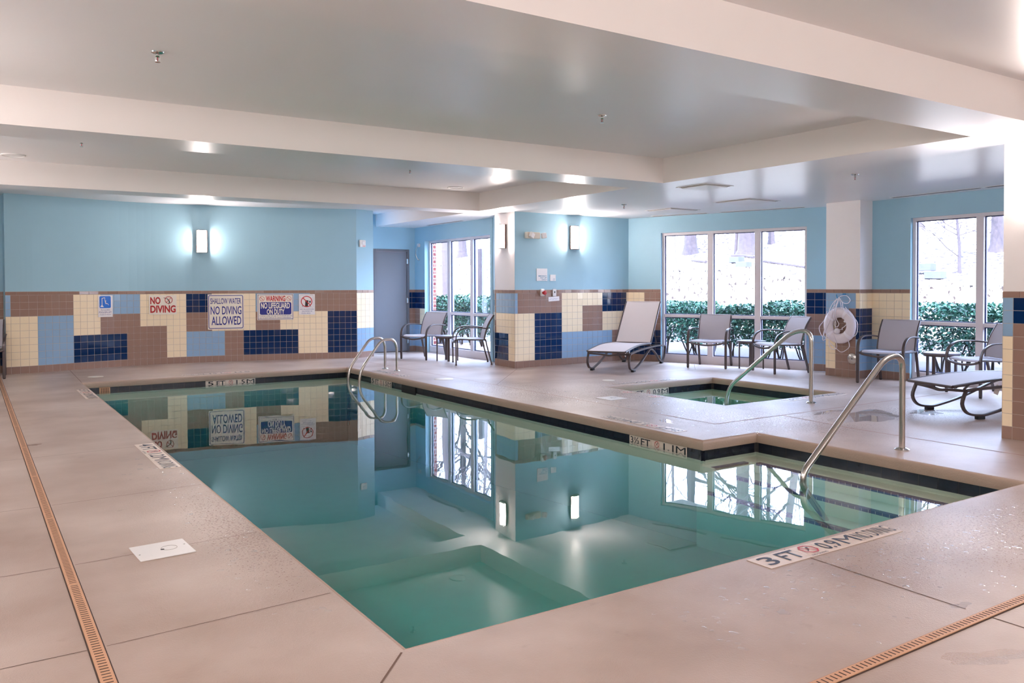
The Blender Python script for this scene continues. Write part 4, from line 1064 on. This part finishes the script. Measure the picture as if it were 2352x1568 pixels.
# ------------------------------------------------------------------ chaise lounger
def make_lounger(label, loc, rot):
    t = thing('sun_lounger', label, 'sun lounger', loc, rot, 'sling sun loungers')
    F = 'bronze'; HW = .335
    side = [(-.17, .285), (0, .300), (.48, .318), (1.0, .322), (1.47, .316), (1.84, .290)]
    for s_ in (-1, 1):
        y_ = s_ * HW
        mb = MB(); mb.tube(catmull([(x, y_, z) for x, z in side], 4), .014, F, 8, r2=.022, up=(0, 1, 0)); mb.build('side_rail', t)
        leg = [(-.17, .285), (-.215, .16), (-.15, .065), (0.0, .038), (.12, .050), (.42, .125), (.80, .262), (.93, .292)]
        mb = MB(); mb.tube(catmull([(x, y_, z) for x, z in leg], 4), .012, F, 8, r2=.019, up=(0, 1, 0)); lg = mb.build('leg', t)
        mb = MB(); mb.box(-.045, .045, y_ - .024, y_ + .024, 0, .030, 'rubber', bev=.004); mb.build('foot', lg)
        leg = [(.93, .292), (1.05, .272), (1.25, .19), (1.44, .085), (1.56, .040), (1.68, .048), (1.78, .12), (1.82, .20), (1.84, .290)]
        mb = MB(); mb.tube(catmull([(x, y_, z) for x, z in leg], 4), .012, F, 8, r2=.019, up=(0, 1, 0)); lg = mb.build('leg', t)
        mb = MB(); mb.box(1.555, 1.645, y_ - .024, y_ + .024, 0, .030, 'rubber', bev=.004); mb.build('foot', lg)
    mb = MB(); mb.tube(catmull([(-.172, -HW, .285), (-.172, -.12, .272), (-.172, 0, .258), (-.172, .12, .272), (-.172, HW, .285)], 5), .014, F, 8, r2=.022, up=(1, 0, 0)); mb.build('end_rail', t)
    mb = MB(); mb.tube([(1.842, -HW, .290), (1.842, HW, .290)], .014, F, 8, r2=.022, up=(1, 0, 0)); mb.build('end_rail', t)
    seat = [(-.30, .335), (-.15, .352), (0, .368), (.25, .388), (.5, .395), (.8, .392), (1.05, .385)]
    back = [(1.06, .392), (1.13, .47), (1.25, .61), (1.38, .76), (1.50, .90), (1.60, 1.01), (1.655, 1.062)]
    def sheet(rows, name, hw):
        mb = MB(); ny = 8; vs = []
        pts = catmull([(x, 0, z) for x, z in rows], 3); n = len(pts)
        for p in pts:
            for k in range(ny + 1):
                q = k / ny * 2 - 1; vs.append((p.x, q * hw, p.z - .008 * (1 - q * q)))
        m_ = len(vs); T = [(v[0] + .002, v[1], v[2] - .006) for v in vs]; fs = []
        for i in range(n - 1):
            for k in range(ny):
                a = i * (ny + 1) + k; fs.append((a, a + ny + 1, a + ny + 2, a + 1)); fs.append((m_ + a, m_ + a + 1, m_ + a + ny + 2, m_ + a + ny + 1))
            a = i * (ny + 1); b = a + ny; fs += [(a, m_ + a, m_ + a + ny + 1, a + ny + 1), (b, b + ny + 1, m_ + b + ny + 1, m_ + b)]
        for k in range(ny): fs.append((k, k + 1, m_ + k + 1, m_ + k)); e = (n - 1) * (ny + 1) + k; fs.append((e, m_ + e, m_ + e + 1, e + 1))
        mb.add(vs + T, fs, 'slingw', True); return mb.build(name, t)
    sheet(seat, 'seat_sling', .300); sheet(back, 'back_sling', .300)
    for rows, nm in ((seat, 'seat_frame'), (back, 'back_frame')):
        mb = MB()
        for s_ in (-1, 1): mb.tube(catmull([(x, s_ * .306, z - .008) for x, z in rows], 3), .015, F, 8)
        mb.tube([(rows[0][0], -.30, rows[0][1] - .012), (rows[0][0], .30, rows[0][1] - .012)], .014, F, 8)
        mb.tube([(rows[-1][0], -.30, rows[-1][1] - .008), (rows[-1][0], .30, rows[-1][1] - .008)], .010, 'slingw' if nm == 'back_frame' else F, 8)
        mb.build(nm, t)
    mb = MB()
    for s_ in (-1, 1):
        mb.tube(catmull([(-.24, s_ * .29, .335), (-.17, s_ * .22, .310), (-.12, s_ * .16, .300), (-.02, s_ * .14, .330), (.0, 0, .345)], 4), .009, F, 6)
        mb.tube([(-.10, s_ * .306, .345), (-.18, s_ * .32, .30)], .011, F, 6); mb.tube([(.95, s_ * .306, .385), (1.0, s_ * .325, .325)], .013, F, 6)
    mb.build('seat_brackets', t)
    mb = MB()
    for s_ in (-1, 1): mb.tube([(1.25, s_ * .29, .59), (1.42, s_ * .31, .325)], .008, F, 6)
    mb.build('back_support', t)
    mb = MB(); X = Matrix.Translation((.52, -.05, .285)) @ Matrix.Rotation(R(24), 4, 'Y')
    mb.box(-.03, .03, -.001, .001, -.10, 0, 'tag', X); mb.build('paper_tag', t)
    return t
dl = Vector((1.394, .8395)); f1 = Vector((8.418, 9.958))
L1 = make_lounger('sling sun lounger with raised back in front of the blue wall and corner window', (f1.x, f1.y, 0), math.atan2(.515, .857))
dup(L1, (8.47, 4.623, 0), math.atan2(-.31, .95), 'sling sun lounger partly hidden behind the near column on the right')

# ------------------------------------------------------------------ outside: ground, hedges, retaining wall, slope, trees
mb = MB()
mb.add([(7.8, 11.4, -.03), (60, 11.4, -.03), (60, 70, -.03), (7.8, 70, -.03)], [(0, 1, 2, 3)], 'mulch')
mb.add([(10.3, -20, -.03), (60, -20, -.03), (60, 11.4, -.03), (10.3, 11.4, -.03)], [(0, 1, 2, 3)], 'mulch')
tag(mb.build('mulch_bed'), kind='structure')
mb = MB(); mb.box(7.93, 8.03, 15.05, 25, -.03, 3.3, 'brick'); struct(mb.build('wall_outside_brick'))
WALLX = 20.0
STEPS = [(-20, 12.2, 1.32), (12.2, 17.4, 1.56), (17.4, 25, 1.84), (25, 34, 2.12), (34, 70, 2.40)]
mb = MB()
for a, b, z in STEPS: mb.box(WALLX, WALLX + .35, a, b, -.03, z, 'blockwall'); mb.box(WALLX - .03, WALLX + .38, a, b, z + .0005, z + .07, 'blockwall')
tag(mb.build('retaining_wall'), 'pale stepped block retaining wall outside behind the hedge', 'retaining wall')
def slope_z(x, y):
    base = 1.32 + max(0, min(1.0, (y - 10) / 24)) * 1.05
    return base + max(0, x - WALLX) * .19 + max(0, x - 30) * .12 + .25 * math.sin(x * .7 + y * .3) * min(1, (x - WALLX) * .2) + .12 * math.sin(y * 1.1 + x * .2) * min(1, (x - WALLX) * .2)
mb = MB(); vs = []; fs = []; NX, NY = 34, 60
for i in range(NX):
    for j in range(NY):
        x = WALLX + .2 + (i / (NX - 1)) ** 1.3 * 42; y = -22 + j * 1.6; vs.append((x, y, slope_z(x, y)))
for i in range(NX - 1):
    for j in range(NY - 1): a = i * NY + j; fs.append((a, a + NY, a + NY + 1, a + 1))
mb.add(vs, fs, 'litter', True); tag(mb.build('hillside'), kind='structure')

def hedge(name, label, A, B, depth, z0, z1, nleaf, seed, nst):
    rnd = random.Random(seed); A, B = Vector(A), Vector(B); L = (B - A).length; d = (B - A).normalized(); nn = Vector((-d.y, d.x))
    t = thing(name, label, 'hedge', (A.x, A.y, 0), 0, None)
    mb = MB()
    for _ in range(nleaf):
        u = rnd.random() * L; v = rnd.uniform(-.5, .5) * depth
        lump = .05 * math.sin(u * 3.1) + .04 * math.sin(u * 7.3 + 1)
        if rnd.random() < .55:      # shell
            if rnd.random() < .45: z = z1 + lump + rnd.uniform(-.06, .05)
            else: z = z0 + (rnd.random() ** .6) * (z1 - z0); v = math.copysign(depth / 2 + lump + rnd.uniform(-.08, .03), rnd.uniform(-1, 1))
        else: z = z0 + (rnd.random() ** .7) * (z1 - z0)
        p = d * u + nn * v; c = Vector((p.x, p.y, z))
        a = Vector((rnd.gauss(0, 1), rnd.gauss(0, 1), rnd.gauss(0, .7))).normalized(); b = a.cross(Vector((rnd.gauss(0, 1), rnd.gauss(0, 1), rnd.gauss(0, 1)))).normalized()
        l = rnd.uniform(.026, .046); w = l * .55; n3 = a.cross(b) * l * .18
        mb.add([c - a * l, c + b * w + n3, c + a * l, c - b * w + n3], [(0, 1, 2), (0, 2, 3)], 'leaf')
    o = mb.build('foliage', t); 
    mb = MB()
    for k in range(nst):
        u = (k + .5) / nst * L + rnd.uniform(-.1, .1)
        for q in range(5):
            p = d * u; pts = [(p.x + rnd.uniform(-.04, .04), p.y + rnd.uniform(-.04, .04), -.03)]
            for h in (.25, .5, .8): pts.append((pts[-1][0] + rnd.uniform(-.12, .12), pts[-1][1] + rnd.uniform(-.12, .12), h * (z1 / .9)))
            mb.tube(catmull(pts, 2), [.014, .013, .012, .011, .009, .007, .005], 'stem', 5)
    mb.build('stems', t); return t
hedge('hedge', 'clipped green hedge outside the three-pane window', (11.75, 12.3), (12.55, 7.5), .8, .22, .93, 20000, 11, 14)
hedge('hedge', 'clipped green hedge outside the right window', (12.60, 7.3), (12.35, 1.5), .8, .22, .96, 20000, 12, 14)
hedge('hedge', 'clipped green hedge outside the far window, with a bare pale trunk behind it', (9.5, 12.6), (9.7, 21.5), .8, .22, 1.02, 24000, 13, 18)

def tree(label, x, y, h, r, lean, seed, mt, nb=11, base=None, cat='tree'):
    rnd = random.Random(seed); z = (slope_z(x, y) if base is None else base) - .15
    t = thing('bare_tree' if cat == 'tree' else 'bare_shrub', label, cat, (x, y, z), 0)
    mb = MB(); n = 9; pts = [Vector((0, 0, 0))]
    for k in range(1, n): f = k / (n - 1); pts.append(Vector((lean[0] * f * h + rnd.uniform(-.06, .06) * f * 2, lean[1] * f * h + rnd.uniform(-.06, .06) * f * 2, f * h)))
    C_ = catmull(pts, 3); m = len(C_)
    mb.tube(C_, [r * (1.9 if k == 0 else 1.25 if k == 1 else 1.08 if k == 2 else 1) * (1 - .85 * k / (m - 1)) for k in range(m)], mt, 9)
    mb.build('trunk', t)
    mb = MB()
    def branch(p, d, L, rr, lv):
        q = [p]; dd = d.copy()
        for k in range(4):
            dd = (dd + Vector((rnd.gauss(0, .22), rnd.gauss(0, .22), rnd.gauss(.06, .18)))).normalized(); q.append(q[-1] + dd * L / 4)
        mb.tube(q, [rr * (1 - .8 * k / 4) for k in range(5)], mt, 5, caps=False)
        if lv < 2:
            for k in (1, 2, 3, 4):
                for _ in range(1 if lv else 2):
                    e = (dd + Vector((rnd.gauss(0, .8), rnd.gauss(0, .8), rnd.gauss(.2, .5)))).normalized(); branch(q[k], e, L * rnd.uniform(.4, .62), rr * .45, lv + 1)
    for k in range(nb):
        f = rnd.uniform(.18, .98); p = C_[int(f * (m - 1))]; a = rnd.uniform(0, 2 * PI)
        branch(p, Vector((math.cos(a), math.sin(a), rnd.uniform(.2, .9))).normalized(), h * (1.05 - f) * .42 + .5, r * .34 * (1.1 - f * .7), 0)
    mb.build('branches', t); return t

def at_bearing(px, x):
    k = (px - 1176) / 1906.0; return x * (.8358 - .549 * k) / (.549 + .8358 * k)
for lb, px, x, h, r, lean, sd, mt, nb in (
        ('thick grey tree trunk on the slope, seen in the left pane of the three-pane window', 1586, 24.5, 11, .24, (.01, .0), 1, 'bark', 9),
        ('slim bent tree at the left edge of the three-pane window', 1548, 21.6, 8, .08, (.03, .05), 2, 'palebark', 7),
        ('thick leaning tree in the middle pane of the three-pane window', 1718, 24.0, 12, .30, (-.02, .05), 3, 'bark', 9),
        ('slim tree beside the thick leaning one in the middle pane', 1692, 24.2, 9, .10, (.03, -.01), 4, 'bark', 8),
        ('slim dark tree at the left of the right-hand pane of the three-pane window', 1772, 26.5, 10, .11, (0, .02), 5, 'bark', 7),
        ('pale leaning tree in the right-hand pane of the three-pane window', 1840, 21.8, 10, .15, (-.02, .08), 6, 'palebark', 8),
        ('slim tree in the background of the right window', 2118, 26.0, 10, .10, (0, .02), 7, 'palebark', 10),
        ('bare tree behind the right window beside the near column', 2290, 24.0, 10, .16, (.02, 0), 8, 'bark', 10)):
    tree(lb, x, at_bearing(px, x), h, r, lean, sd, M[mt], nb)
tree('pale tall trunk seen in the left pane of the far window', 11.6, at_bearing(1027, 11.6), 9, .15, (.0, .01), 9, M['palebark'], 9, base=0)
tree('bare tree on the slope behind the far window', 24.0, at_bearing(1062, 24.0), 12, .25, (0, 0), 10, M['bark'], 12)
tree('bare pale tree on the slope at the right of the far window', 22.5, at_bearing(1118, 22.5), 10, .13, (0, .04), 14, M['palebark'], 12)
tree('many-stemmed bare shrub on the slope behind the right window', 21.6, at_bearing(2205, 21.6), 3.4, .05, (.1, .1), 11, M['bark'], 20, cat='shrub')
def log(label, pts, r):
    mb = MB(); P = [Vector((x, at_bearing(px, x), slope_z(x, at_bearing(px, x)) + r * .8)) for px, x in pts]; mb.tube(catmull(P, 4), r, 'bark', 7)
    tag(mb.build('fallen_branch'), label, 'branch')
log('long fallen branch across the slope in the right pane of the three-pane window', [(1754, 21.9), (1800, 21.6), (1850, 21.2)], .045)
log('fallen branch on the slope in the middle pane of the three-pane window', [(1680, 22.8), (1705, 22.7), (1732, 22.4)], .05)
log('forked fallen branch on the slope in the left pane of the three-pane window', [(1590, 22.0), (1602, 21.6), (1622, 21.4)], .05)
def block(label, px, x, dz):
    y = at_bearing(px, x); mb = MB(); mb.box(-.15, .15, -.22, .22, 0, .2, 'stone', bev=.015); o = mb.build('loose_block', loc=(x, y, slope_z(x, y) + dz)); tag(o, label, 'block')
block('upper grey block lying on the slope in the middle pane', 1692, 21.6, 0); block('lower grey block on the slope in the middle pane', 1708, 21.0, 0)
block('upper grey block on the slope in the right window', 2125, 21.2, .1); block('lower grey block on the slope in the right window', 2148, 20.7, 0)

# ------------------------------------------------------------------ depth markers
def octagon(t, cx, cz, r, y=-.0035, ink='markred', fig='markink'):
    mb = MB(); ringp(mb, cx, cz, r, r * .82, ink, y - .0012, 8, rot=PI / 8); barp(mb, cx - r * .7, cz + r * .6, cx + r * .7, cz - r * .6, r * .12, ink, y - .0014); mb.build('octagon_ring', t)
    mb = MB(); barp(mb, cx - r * .45, cz - r * .35, cx + r * .05, cz + r * .05, r * .10, fig, y); barp(mb, cx - .02 * r, cz - .05 * r, cx + r * .30, cz + r * .5, r * .22, fig, y); mb.build('diver_figure', t)
def marker(name, label, loc, rot, ft, m, L=1.07, H=.15, nodiv=True, ink='markink', red='markred', group='depth markers set in the deck'):
    t = thing(name, label, 'depth marker', loc, rot, group); k = round(L / .152); w = L / k
    mb = MB()
    for i in range(k): mb.box(i * w + .001, (i + 1) * w - .001, -.0022, 0, .001, H - .001, 'marktile', bev=.0006)
    mb.build('marker_tiles', t)
    a, b = ft.split(' '); q = H * .70; z = H * .17
    def T(s_, x, ww, zz=z, hh=q, bo=.012): text_part('lettering', s_, ink, t, x, zz, ww, hh, y=-.0034, bold=bo)
    T(a, w * (.22 if len(a) == 1 else .12), w * (.56 if len(a) == 1 else .80)); T(b, w * 1.08, w * .84)
    octagon(t, w * 2.5, H * .57, H * .36, ink=red, fig=ink); T('NO DIVING', w * 2.12, w * .76, H * .05, H * .10, 0)
    d_, u_ = m.split(' '); T(d_, w * 3.06, w * .86); T(u_, w * 4.1, w * .8, bo=0)
    if nodiv: T('NO DIVING', w * 5.05, w * (k - 5) - w * .12, bo=.0)
    return t
FL = R(-90)
marker('depth_marker', 'tiled 3 FT 0.9 M NO DIVING marker in the near deck', (3.13, 2.560, 0.0006), (FL, 0, 0), '3 FT', '0.9 M')
marker('depth_marker', 'tiled 4 FT 1.2 M NO DIVING marker in the left deck', (1.16, 7.58, .0006), (FL, 0, R(-90)), '4 FT', '1.2 M', L=1.13)
marker('depth_marker', 'tiled depth marker 5 FT in the left deck near the far end of the pool', (1.17, 12.10, .0006), (FL, 0, R(-90)), '5 FT', '1.5 M')
marker('depth_marker', 'tiled depth marker in the far deck in front of the signs', (3.75, 13.27, .0006), (FL, 0, R(180)), '5 FT', '1.5 M')
marker('depth_marker', 'worn tiled depth marker in the deck beside the pool ladder', (5.50, 11.10, .0006), (FL, 0, R(90)), '5 FT', '1.5 M')
marker('depth_marker', 'tiled depth marker in the right deck left of the stepped pool corner', (5.50, 5.45, .0006), (FL, 0, R(90)), '3½ FT', '1.1 M')
marker('depth_marker', 'tiled depth marker on the near edge of the hot tub', (7.90, 6.19, .0006), (FL, 0, 0), '3 FT', '0.9 M')
marker('depth_marker', 'tiled depth marker on the far edge of the hot tub', (8.40, 8.68, .0006), (FL, 0, R(180)), '3 FT', '0.9 M')
for i, y_ in enumerate((7.78, 7.28)):
    t = thing('symbol_tile', ('single no-diving tile left of the hot tub, the farther one', 'single no-diving tile left of the hot tub, the nearer one')[i], 'tile', (6.96, y_, .0006), (FL, 0, R(90)), 'single tiles beside the hot tub')
    mb = MB(); mb.box(0, .15, -.0022, 0, 0, .15, 'marktile', bev=.0006); mb.build('tile', t); octagon(t, .075, .075, .058)
G = 'depth markers at the waterline'
marker('waterline_marker', 'waterline marker 5 FT 1.5 M in the far pool wall', (3.0, 13.0235, -.1765), 0, '5 FT', '1.5 M', L=.75, H=.088, nodiv=False, ink='black', red='dred', group=G)
marker('waterline_marker', 'waterline marker beside the pool ladder', (5.2735, 12.05, -.1765), R(-90), '5 FT', '1.5 M', L=.75, H=.088, nodiv=False, ink='black', red='dred', group=G)
marker('waterline_marker', 'waterline marker 3½ FT 1.1 M left of the stepped pool corner', (5.2735, 5.99, -.1765), R(-90), '3½ FT', '1.1 M', L=.76, H=.088, nodiv=False, ink='black', red='dred', group=G)
marker('waterline_marker', 'waterline marker in the far wall of the hot tub', (7.43, 8.4835, -.1765), 0, '3 FT', '0.9 M', L=.76, H=.088, nodiv=False, ink='black', red='dred', group=G)

# ------------------------------------------------------------------ trench drains, lids and caps
def trench(label, a, b, w, sec):
    a, b = Vector(a), Vector(b); L = (b - a).length; d = (b - a).normalized()
    t = thing('trench_drain', label, 'floor drain', (a.x, a.y, 0), math.atan2(d.y, d.x), 'long tan floor drains')
    mb = MB(); mb.box(0, L, -w / 2 - .005, w / 2 + .005, .0008, .0018, 'dark'); mb.build('channel', t)
    n = int(L / sec)
    for k in range(n + 1):
        x0 = k * sec; x1 = min(L, x0 + sec - .003)
        if x1 - x0 < .05: continue
        mb = MB(); mb.box(x0, x1, -w / 2, w / 2, .0019, .006, 'drain', bev=.001); c = mb.build('cover', t)
        mb = MB(); q = x0 + .015
        while q < x1 - .012: mb.box(q, q + .0055, -w * .30, w * .30, .0061, .0067, 'dark'); q += .024
        mb.build('slots', c)
trench('tan slotted trench drain running along the left deck', (.380, -2.2), (.380, 14.85), .048, 1.27)
trench('tan slotted trench drain crossing the near deck to the right', (.44, 1.722), (6.9, 1.722), .048, 1.27)
def lid(label, x, y, s_, rot):
    t = thing('deck_skimmer', label, 'lid', (x, y, 0), rot, 'square white skimmer lids')
    mb = MB(); mb.box(-s_ / 2, s_ / 2, -s_ / 2, s_ / 2, .0006, .005, 'whitep', bev=.0015); mb.build('lid_plate', t)
    mb = MB(); mb.lathe([(.010, .0045), (.009, .0058)], (0, 0, 0), 'rubber', 14); mb.build('finger_hole', t)
    for q in (-1, 1): mb = MB(); mb.lathe([(.005, .0045), (.004, .006)], (q * s_ * .43, q * s_ * .1, 0), 'steel', 10); mb.build('screw', t)
    mb = MB(); mb.tube([(.035 + .038 * math.cos(a), .01 + .038 * math.sin(a), .0052) for a in [2 * PI * k / 24 for k in range(24)]], .0008, 'joint', 4, closed=True); mb.build('round_mark', t)
lid('square white skimmer lid in the left deck near the viewer', .808, 4.452, .262, R(3)); lid('square white skimmer lid in the right deck left of the hot tub', 6.36, 7.54, .27, R(2))
for i, (x, y, r, lb) in enumerate(((1.59, 13.75, .11, 'flat cream round cap in the far left deck'), (5.72, 10.5, .14, 'flat cream round cap in the right deck between ladder and white column'), (7.55, 9.02, .09, 'flat cream round cap in the deck between lounger and hot tub'))):
    mb = MB(); mb.lathe([(r, .0006), (r * .97, .003), (r * .5, .0035)], (x, y, 0), 'offwhite', 28); tag(mb.build('floor_cleanout'), lb, 'cap', 'cream caps in the deck')

# ------------------------------------------------------------------ puddles and drops
def puddle(label, cx, cy, rx, ry, seed, rot=0.0, m='puddle'):
    rnd = random.Random(seed); n = 40; ph = [rnd.uniform(0, 6.28) for _ in range(5)]; vs = [(cx, cy, .0024)]
    for k in range(n):
        a = 2 * PI * k / n; r = 1 + .22 * math.sin(2 * a + ph[0]) + .16 * math.sin(3 * a + ph[1]) + .12 * math.sin(5 * a + ph[2]) + .07 * math.sin(9 * a + ph[3])
        x, y = rx * r * math.cos(a), ry * r * math.sin(a); vs.append((cx + x * math.cos(rot) - y * math.sin(rot), cy + x * math.sin(rot) + y * math.cos(rot), .0022))
    vs2 = [(v[0], v[1], .0009) for v in vs[1:]]
    mb = MB(); mb.add(vs + vs2, [(0, 1 + k, 1 + (k + 1) % n) for k in range(n)] + [(1 + k, n + 1 + k, n + 1 + (k + 1) % n, 1 + (k + 1) % n) for k in range(n)], m)
    tag(mb.build('puddle'), label, 'puddle', 'puddles on the deck')
puddle('largest shallow puddle on the right deck behind the big handrail', 7.60, 5.02, .42, .28, 1); puddle('puddle beside the foot of the right lounger', 8.35, 4.85, .20, .14, 2)
puddle('small puddle on the right deck near the caulked joint', 7.55, 5.42, .22, .07, 3); puddle('patchy puddle on the near right deck beyond the drain', 3.02, 1.52, .15, .06, 4, -.4, 'glitter')
puddle('small puddle in the deck right of the pool edge, near the hot tub', 5.72, 5.95, .13, .05, 5, 1.3); puddle('tiny round drop pool on the near deck', 2.75, 2.19, .030, .022, 6)
puddle('small dark puddle against the near drain', 3.42, 1.83, .05, .025, 7); puddle('small clear puddle beside the left drain', .45, 8.06, .05, .05, 8)
rnd = random.Random(5); mb = MB()
for k in range(800):
    z_ = rnd.random()
    if z_ < .55: x, y = rnd.uniform(2.3, 5.6), rnd.gauss(2.35, .28)
    elif z_ < .8: x, y = rnd.uniform(5.35, 7.0), rnd.uniform(4.6, 8.5)
    else: x, y = rnd.gauss(1.15, .12), rnd.uniform(3.2, 7.0)
    if y > 2.52 and z_ < .55 or 1.66 < y < 1.79: continue
    if 1.14 < x < 1.35 and 6.4 < y < 7.65 or 5.30 < x < 5.53: continue
    if z_ >= .8 and not x < 1.28: continue
    r = rnd.uniform(.003, .016); st = rnd.uniform(.5, 1.6); a0 = rnd.uniform(0, 3.14); n = 8
    vs = [(x, y, .0016 + r * .22)] + [(x + math.cos(a0) * r * st * math.cos(2 * PI * i / n) - math.sin(a0) * r * math.sin(2 * PI * i / n), y + math.sin(a0) * r * st * math.cos(2 * PI * i / n) + math.cos(a0) * r * math.sin(2 * PI * i / n), .0012) for i in range(n)]
    mb.add(vs, [(0, 1 + i, 1 + (i + 1) % n) for i in range(n)], 'puddle', True)
tag(mb.build('water_drops'), 'scattered drops of water on the deck around the pool', 'water', kind='stuff')

# ------------------------------------------------------------------ life ring and rope on the white column
def lr(zx, zy, out=.05): return ((zx - 440) * .001006, -out, .745 - (zy - 610) * .000886)
CX = 10.618
t = thing('rope_hook', 'blue hook on the column holding the rope of the life ring', 'hook', (CX, 7.43, 0), R(-90))
mb = MB(); mb.box(*(lr(452, 0)[0], lr(498, 0)[0]), -.022, 0, lr(0, 120)[2], lr(0, 84)[2], 'hook', bev=.003); mb.build('back_plate', t)
mb = MB(); mb.tube(catmull([lr(470, 105, .02), lr(450, 120, .04), lr(432, 160, .07), lr(415, 150, .085), lr(405, 100, .09)], 5), .007, 'hook', 8); mb.build('hook_arm', t)
t = thing('life_ring', 'white life ring with grab line hanging on the tiled column', 'life ring', (CX, 7.43, 0), R(-90))
mb = MB(); seg, rs = 48, 18; RX, RZ, rr = .188, .190, .074; vs = []
for i in range(seg):
    a = 2 * PI * i / seg
    for k in range(rs):
        b = 2 * PI * k / rs; q = 1 + rr / RX * math.cos(b)
        vs.append((RX * q * math.cos(a), -.058 - .052 * math.sin(b), .748 + RZ * q * math.sin(a)))
mb.add(vs, [(i * rs + k, i * rs + (k + 1) % rs, ((i + 1) % seg) * rs + (k + 1) % rs, ((i + 1) % seg) * rs + k) for i in range(seg) for k in range(rs)], 'ring', True); mb.build('ring', t)
for ad in (58, 142, 222, 318):
    mb = MB(); a0 = R(ad); vs = []; n = 20
    for da in (-.10, .10):
        a = a0 + da
        for k in range(n):
            b = 2 * PI * k / n; rq = rr + .003; q = 1 + rq / RX * math.cos(b); vs.append((RX * q * math.cos(a), -.058 - .055 * math.sin(b), .748 + RZ * q * math.sin(a)))
    mb.add(vs, [(k, (k + 1) % n, n + (k + 1) % n, n + k) for k in range(n)], 'rope', True); mb.build('strap', t)
def rope(parent, name, pts, r=.0055, closed=False):
    mb = MB(); mb.tube(catmull([p if len(p) == 3 and p[0] < 2 else lr(*p) for p in pts], 7, closed), r, 'rope', 7, closed=closed); return mb.build(name, parent)
for q in ([(555, 300, .10), (640, 420, .09), (728, 545, .07), (718, 720, .07), (668, 782, .09)], [(255, 375, .10), (185, 520, .06), (90, 645, .05), (110, 750, .05), (175, 812, .08)], [(602, 845, .09), (592, 950, .06), (465, 1040, .04), (370, 990, .04), (268, 880, .08)]): rope(t, 'grab_line', q)
t = thing('throw_rope', 'tangled white throw rope with a round float draped over the life ring', 'rope', (CX, 7.43, 0), R(-90))
rp = [[(432, 150, .08), (370, 200, .07), (320, 290, .09), (300, 400, .12), (270, 560, .125), (215, 720, .11), (155, 825, .06), (160, 865, .05), (210, 830, .06), (290, 760, .12)],
      [(432, 150, .08), (400, 250, .08), (345, 340, .11), (330, 470, .12), (240, 700, .12), (200, 800, .08), (265, 850, .06), (250, 945, .04), (300, 1000, .04), (372, 985, .04), (415, 900, .10), (380, 765, .12)],
      [(440, 150, .08), (425, 240, .09), (395, 330, .115), (385, 450, .12), (375, 560, .06), (365, 650, .06)],
      [(440, 150, .085), (415, 260, .09), (405, 420, .12), (400, 520, .07), (425, 580, .06), (395, 632, .06), (350, 600, .06), (370, 545, .07)],
      [(445, 150, .08), (490, 230, .08), (530, 320, .11), (600, 400, .125), (690, 500, .10)], [(440, 150, .08), (480, 120, .07), (540, 118, .05), (592, 185, .04), (560, 240, .04), (500, 240, .05), (455, 200, .06)],
      [(432, 150, .08), (360, 240, .07), (370, 330, .10)], [(438, 150, .08), (470, 260, .08), (495, 325, .11)], [(550, 575, .05), (510, 620, .05), (470, 650, .05), (478, 668, .05), (440, 672, .06)]]
for q in rp: rope(t, 'strand', q)
mb = MB(); c = lr(405, 700, .075); mb.lathe([(.0, -.045), (.022, -.040), (.039, -.022), (.045, 0), (.039, .022), (.022, .040), (.0, .045)], c, 'rope', 18, 'y'); mb.build('float_ball', t)
mb = MB(); mb.lathe([(.0, -.016), (.016, -.008), (.018, .004), (.0, .018)], lr(528, 535, .07), 'rope', 12, 'y'); mb.build('knot', t)
t = thing('cleanout_plate', 'round steel cover plate low on the tiled column under the life ring', 'cover plate', (CX - .002, 7.263, .275), R(-90))
mb = MB(); mb.lathe([(.078, 0), (.078, -.004), (.070, -.008), (.02, -.012)], (0, 0, 0), 'steel', 32, 'y'); mb.build('plate', t)
mb = MB(); mb.lathe([(.008, -.011), (.008, -.0135)], (0, 0, 0), 'rubber', 12, 'y'); mb.build('screw', t)

# dark post outside the far window
t = thing('outdoor_post', 'dark wooden post outside the far window', 'post', (11.0, 18.2, -.03)); mb = MB(); mb.box(-.06, .06, -.06, .06, 0, 2.33, 'bark', bev=.01); mb.build('post', t)
mb = MB(); mb.tube([(.09 * math.cos(a) + .02, -.08 - .01 * k / 10, .95 + .10 * math.sin(a)) for k, a in enumerate([2 * PI * i / 14 for i in range(36)])], .008, 'rubber', 6); mb.build('hose_coil', t)
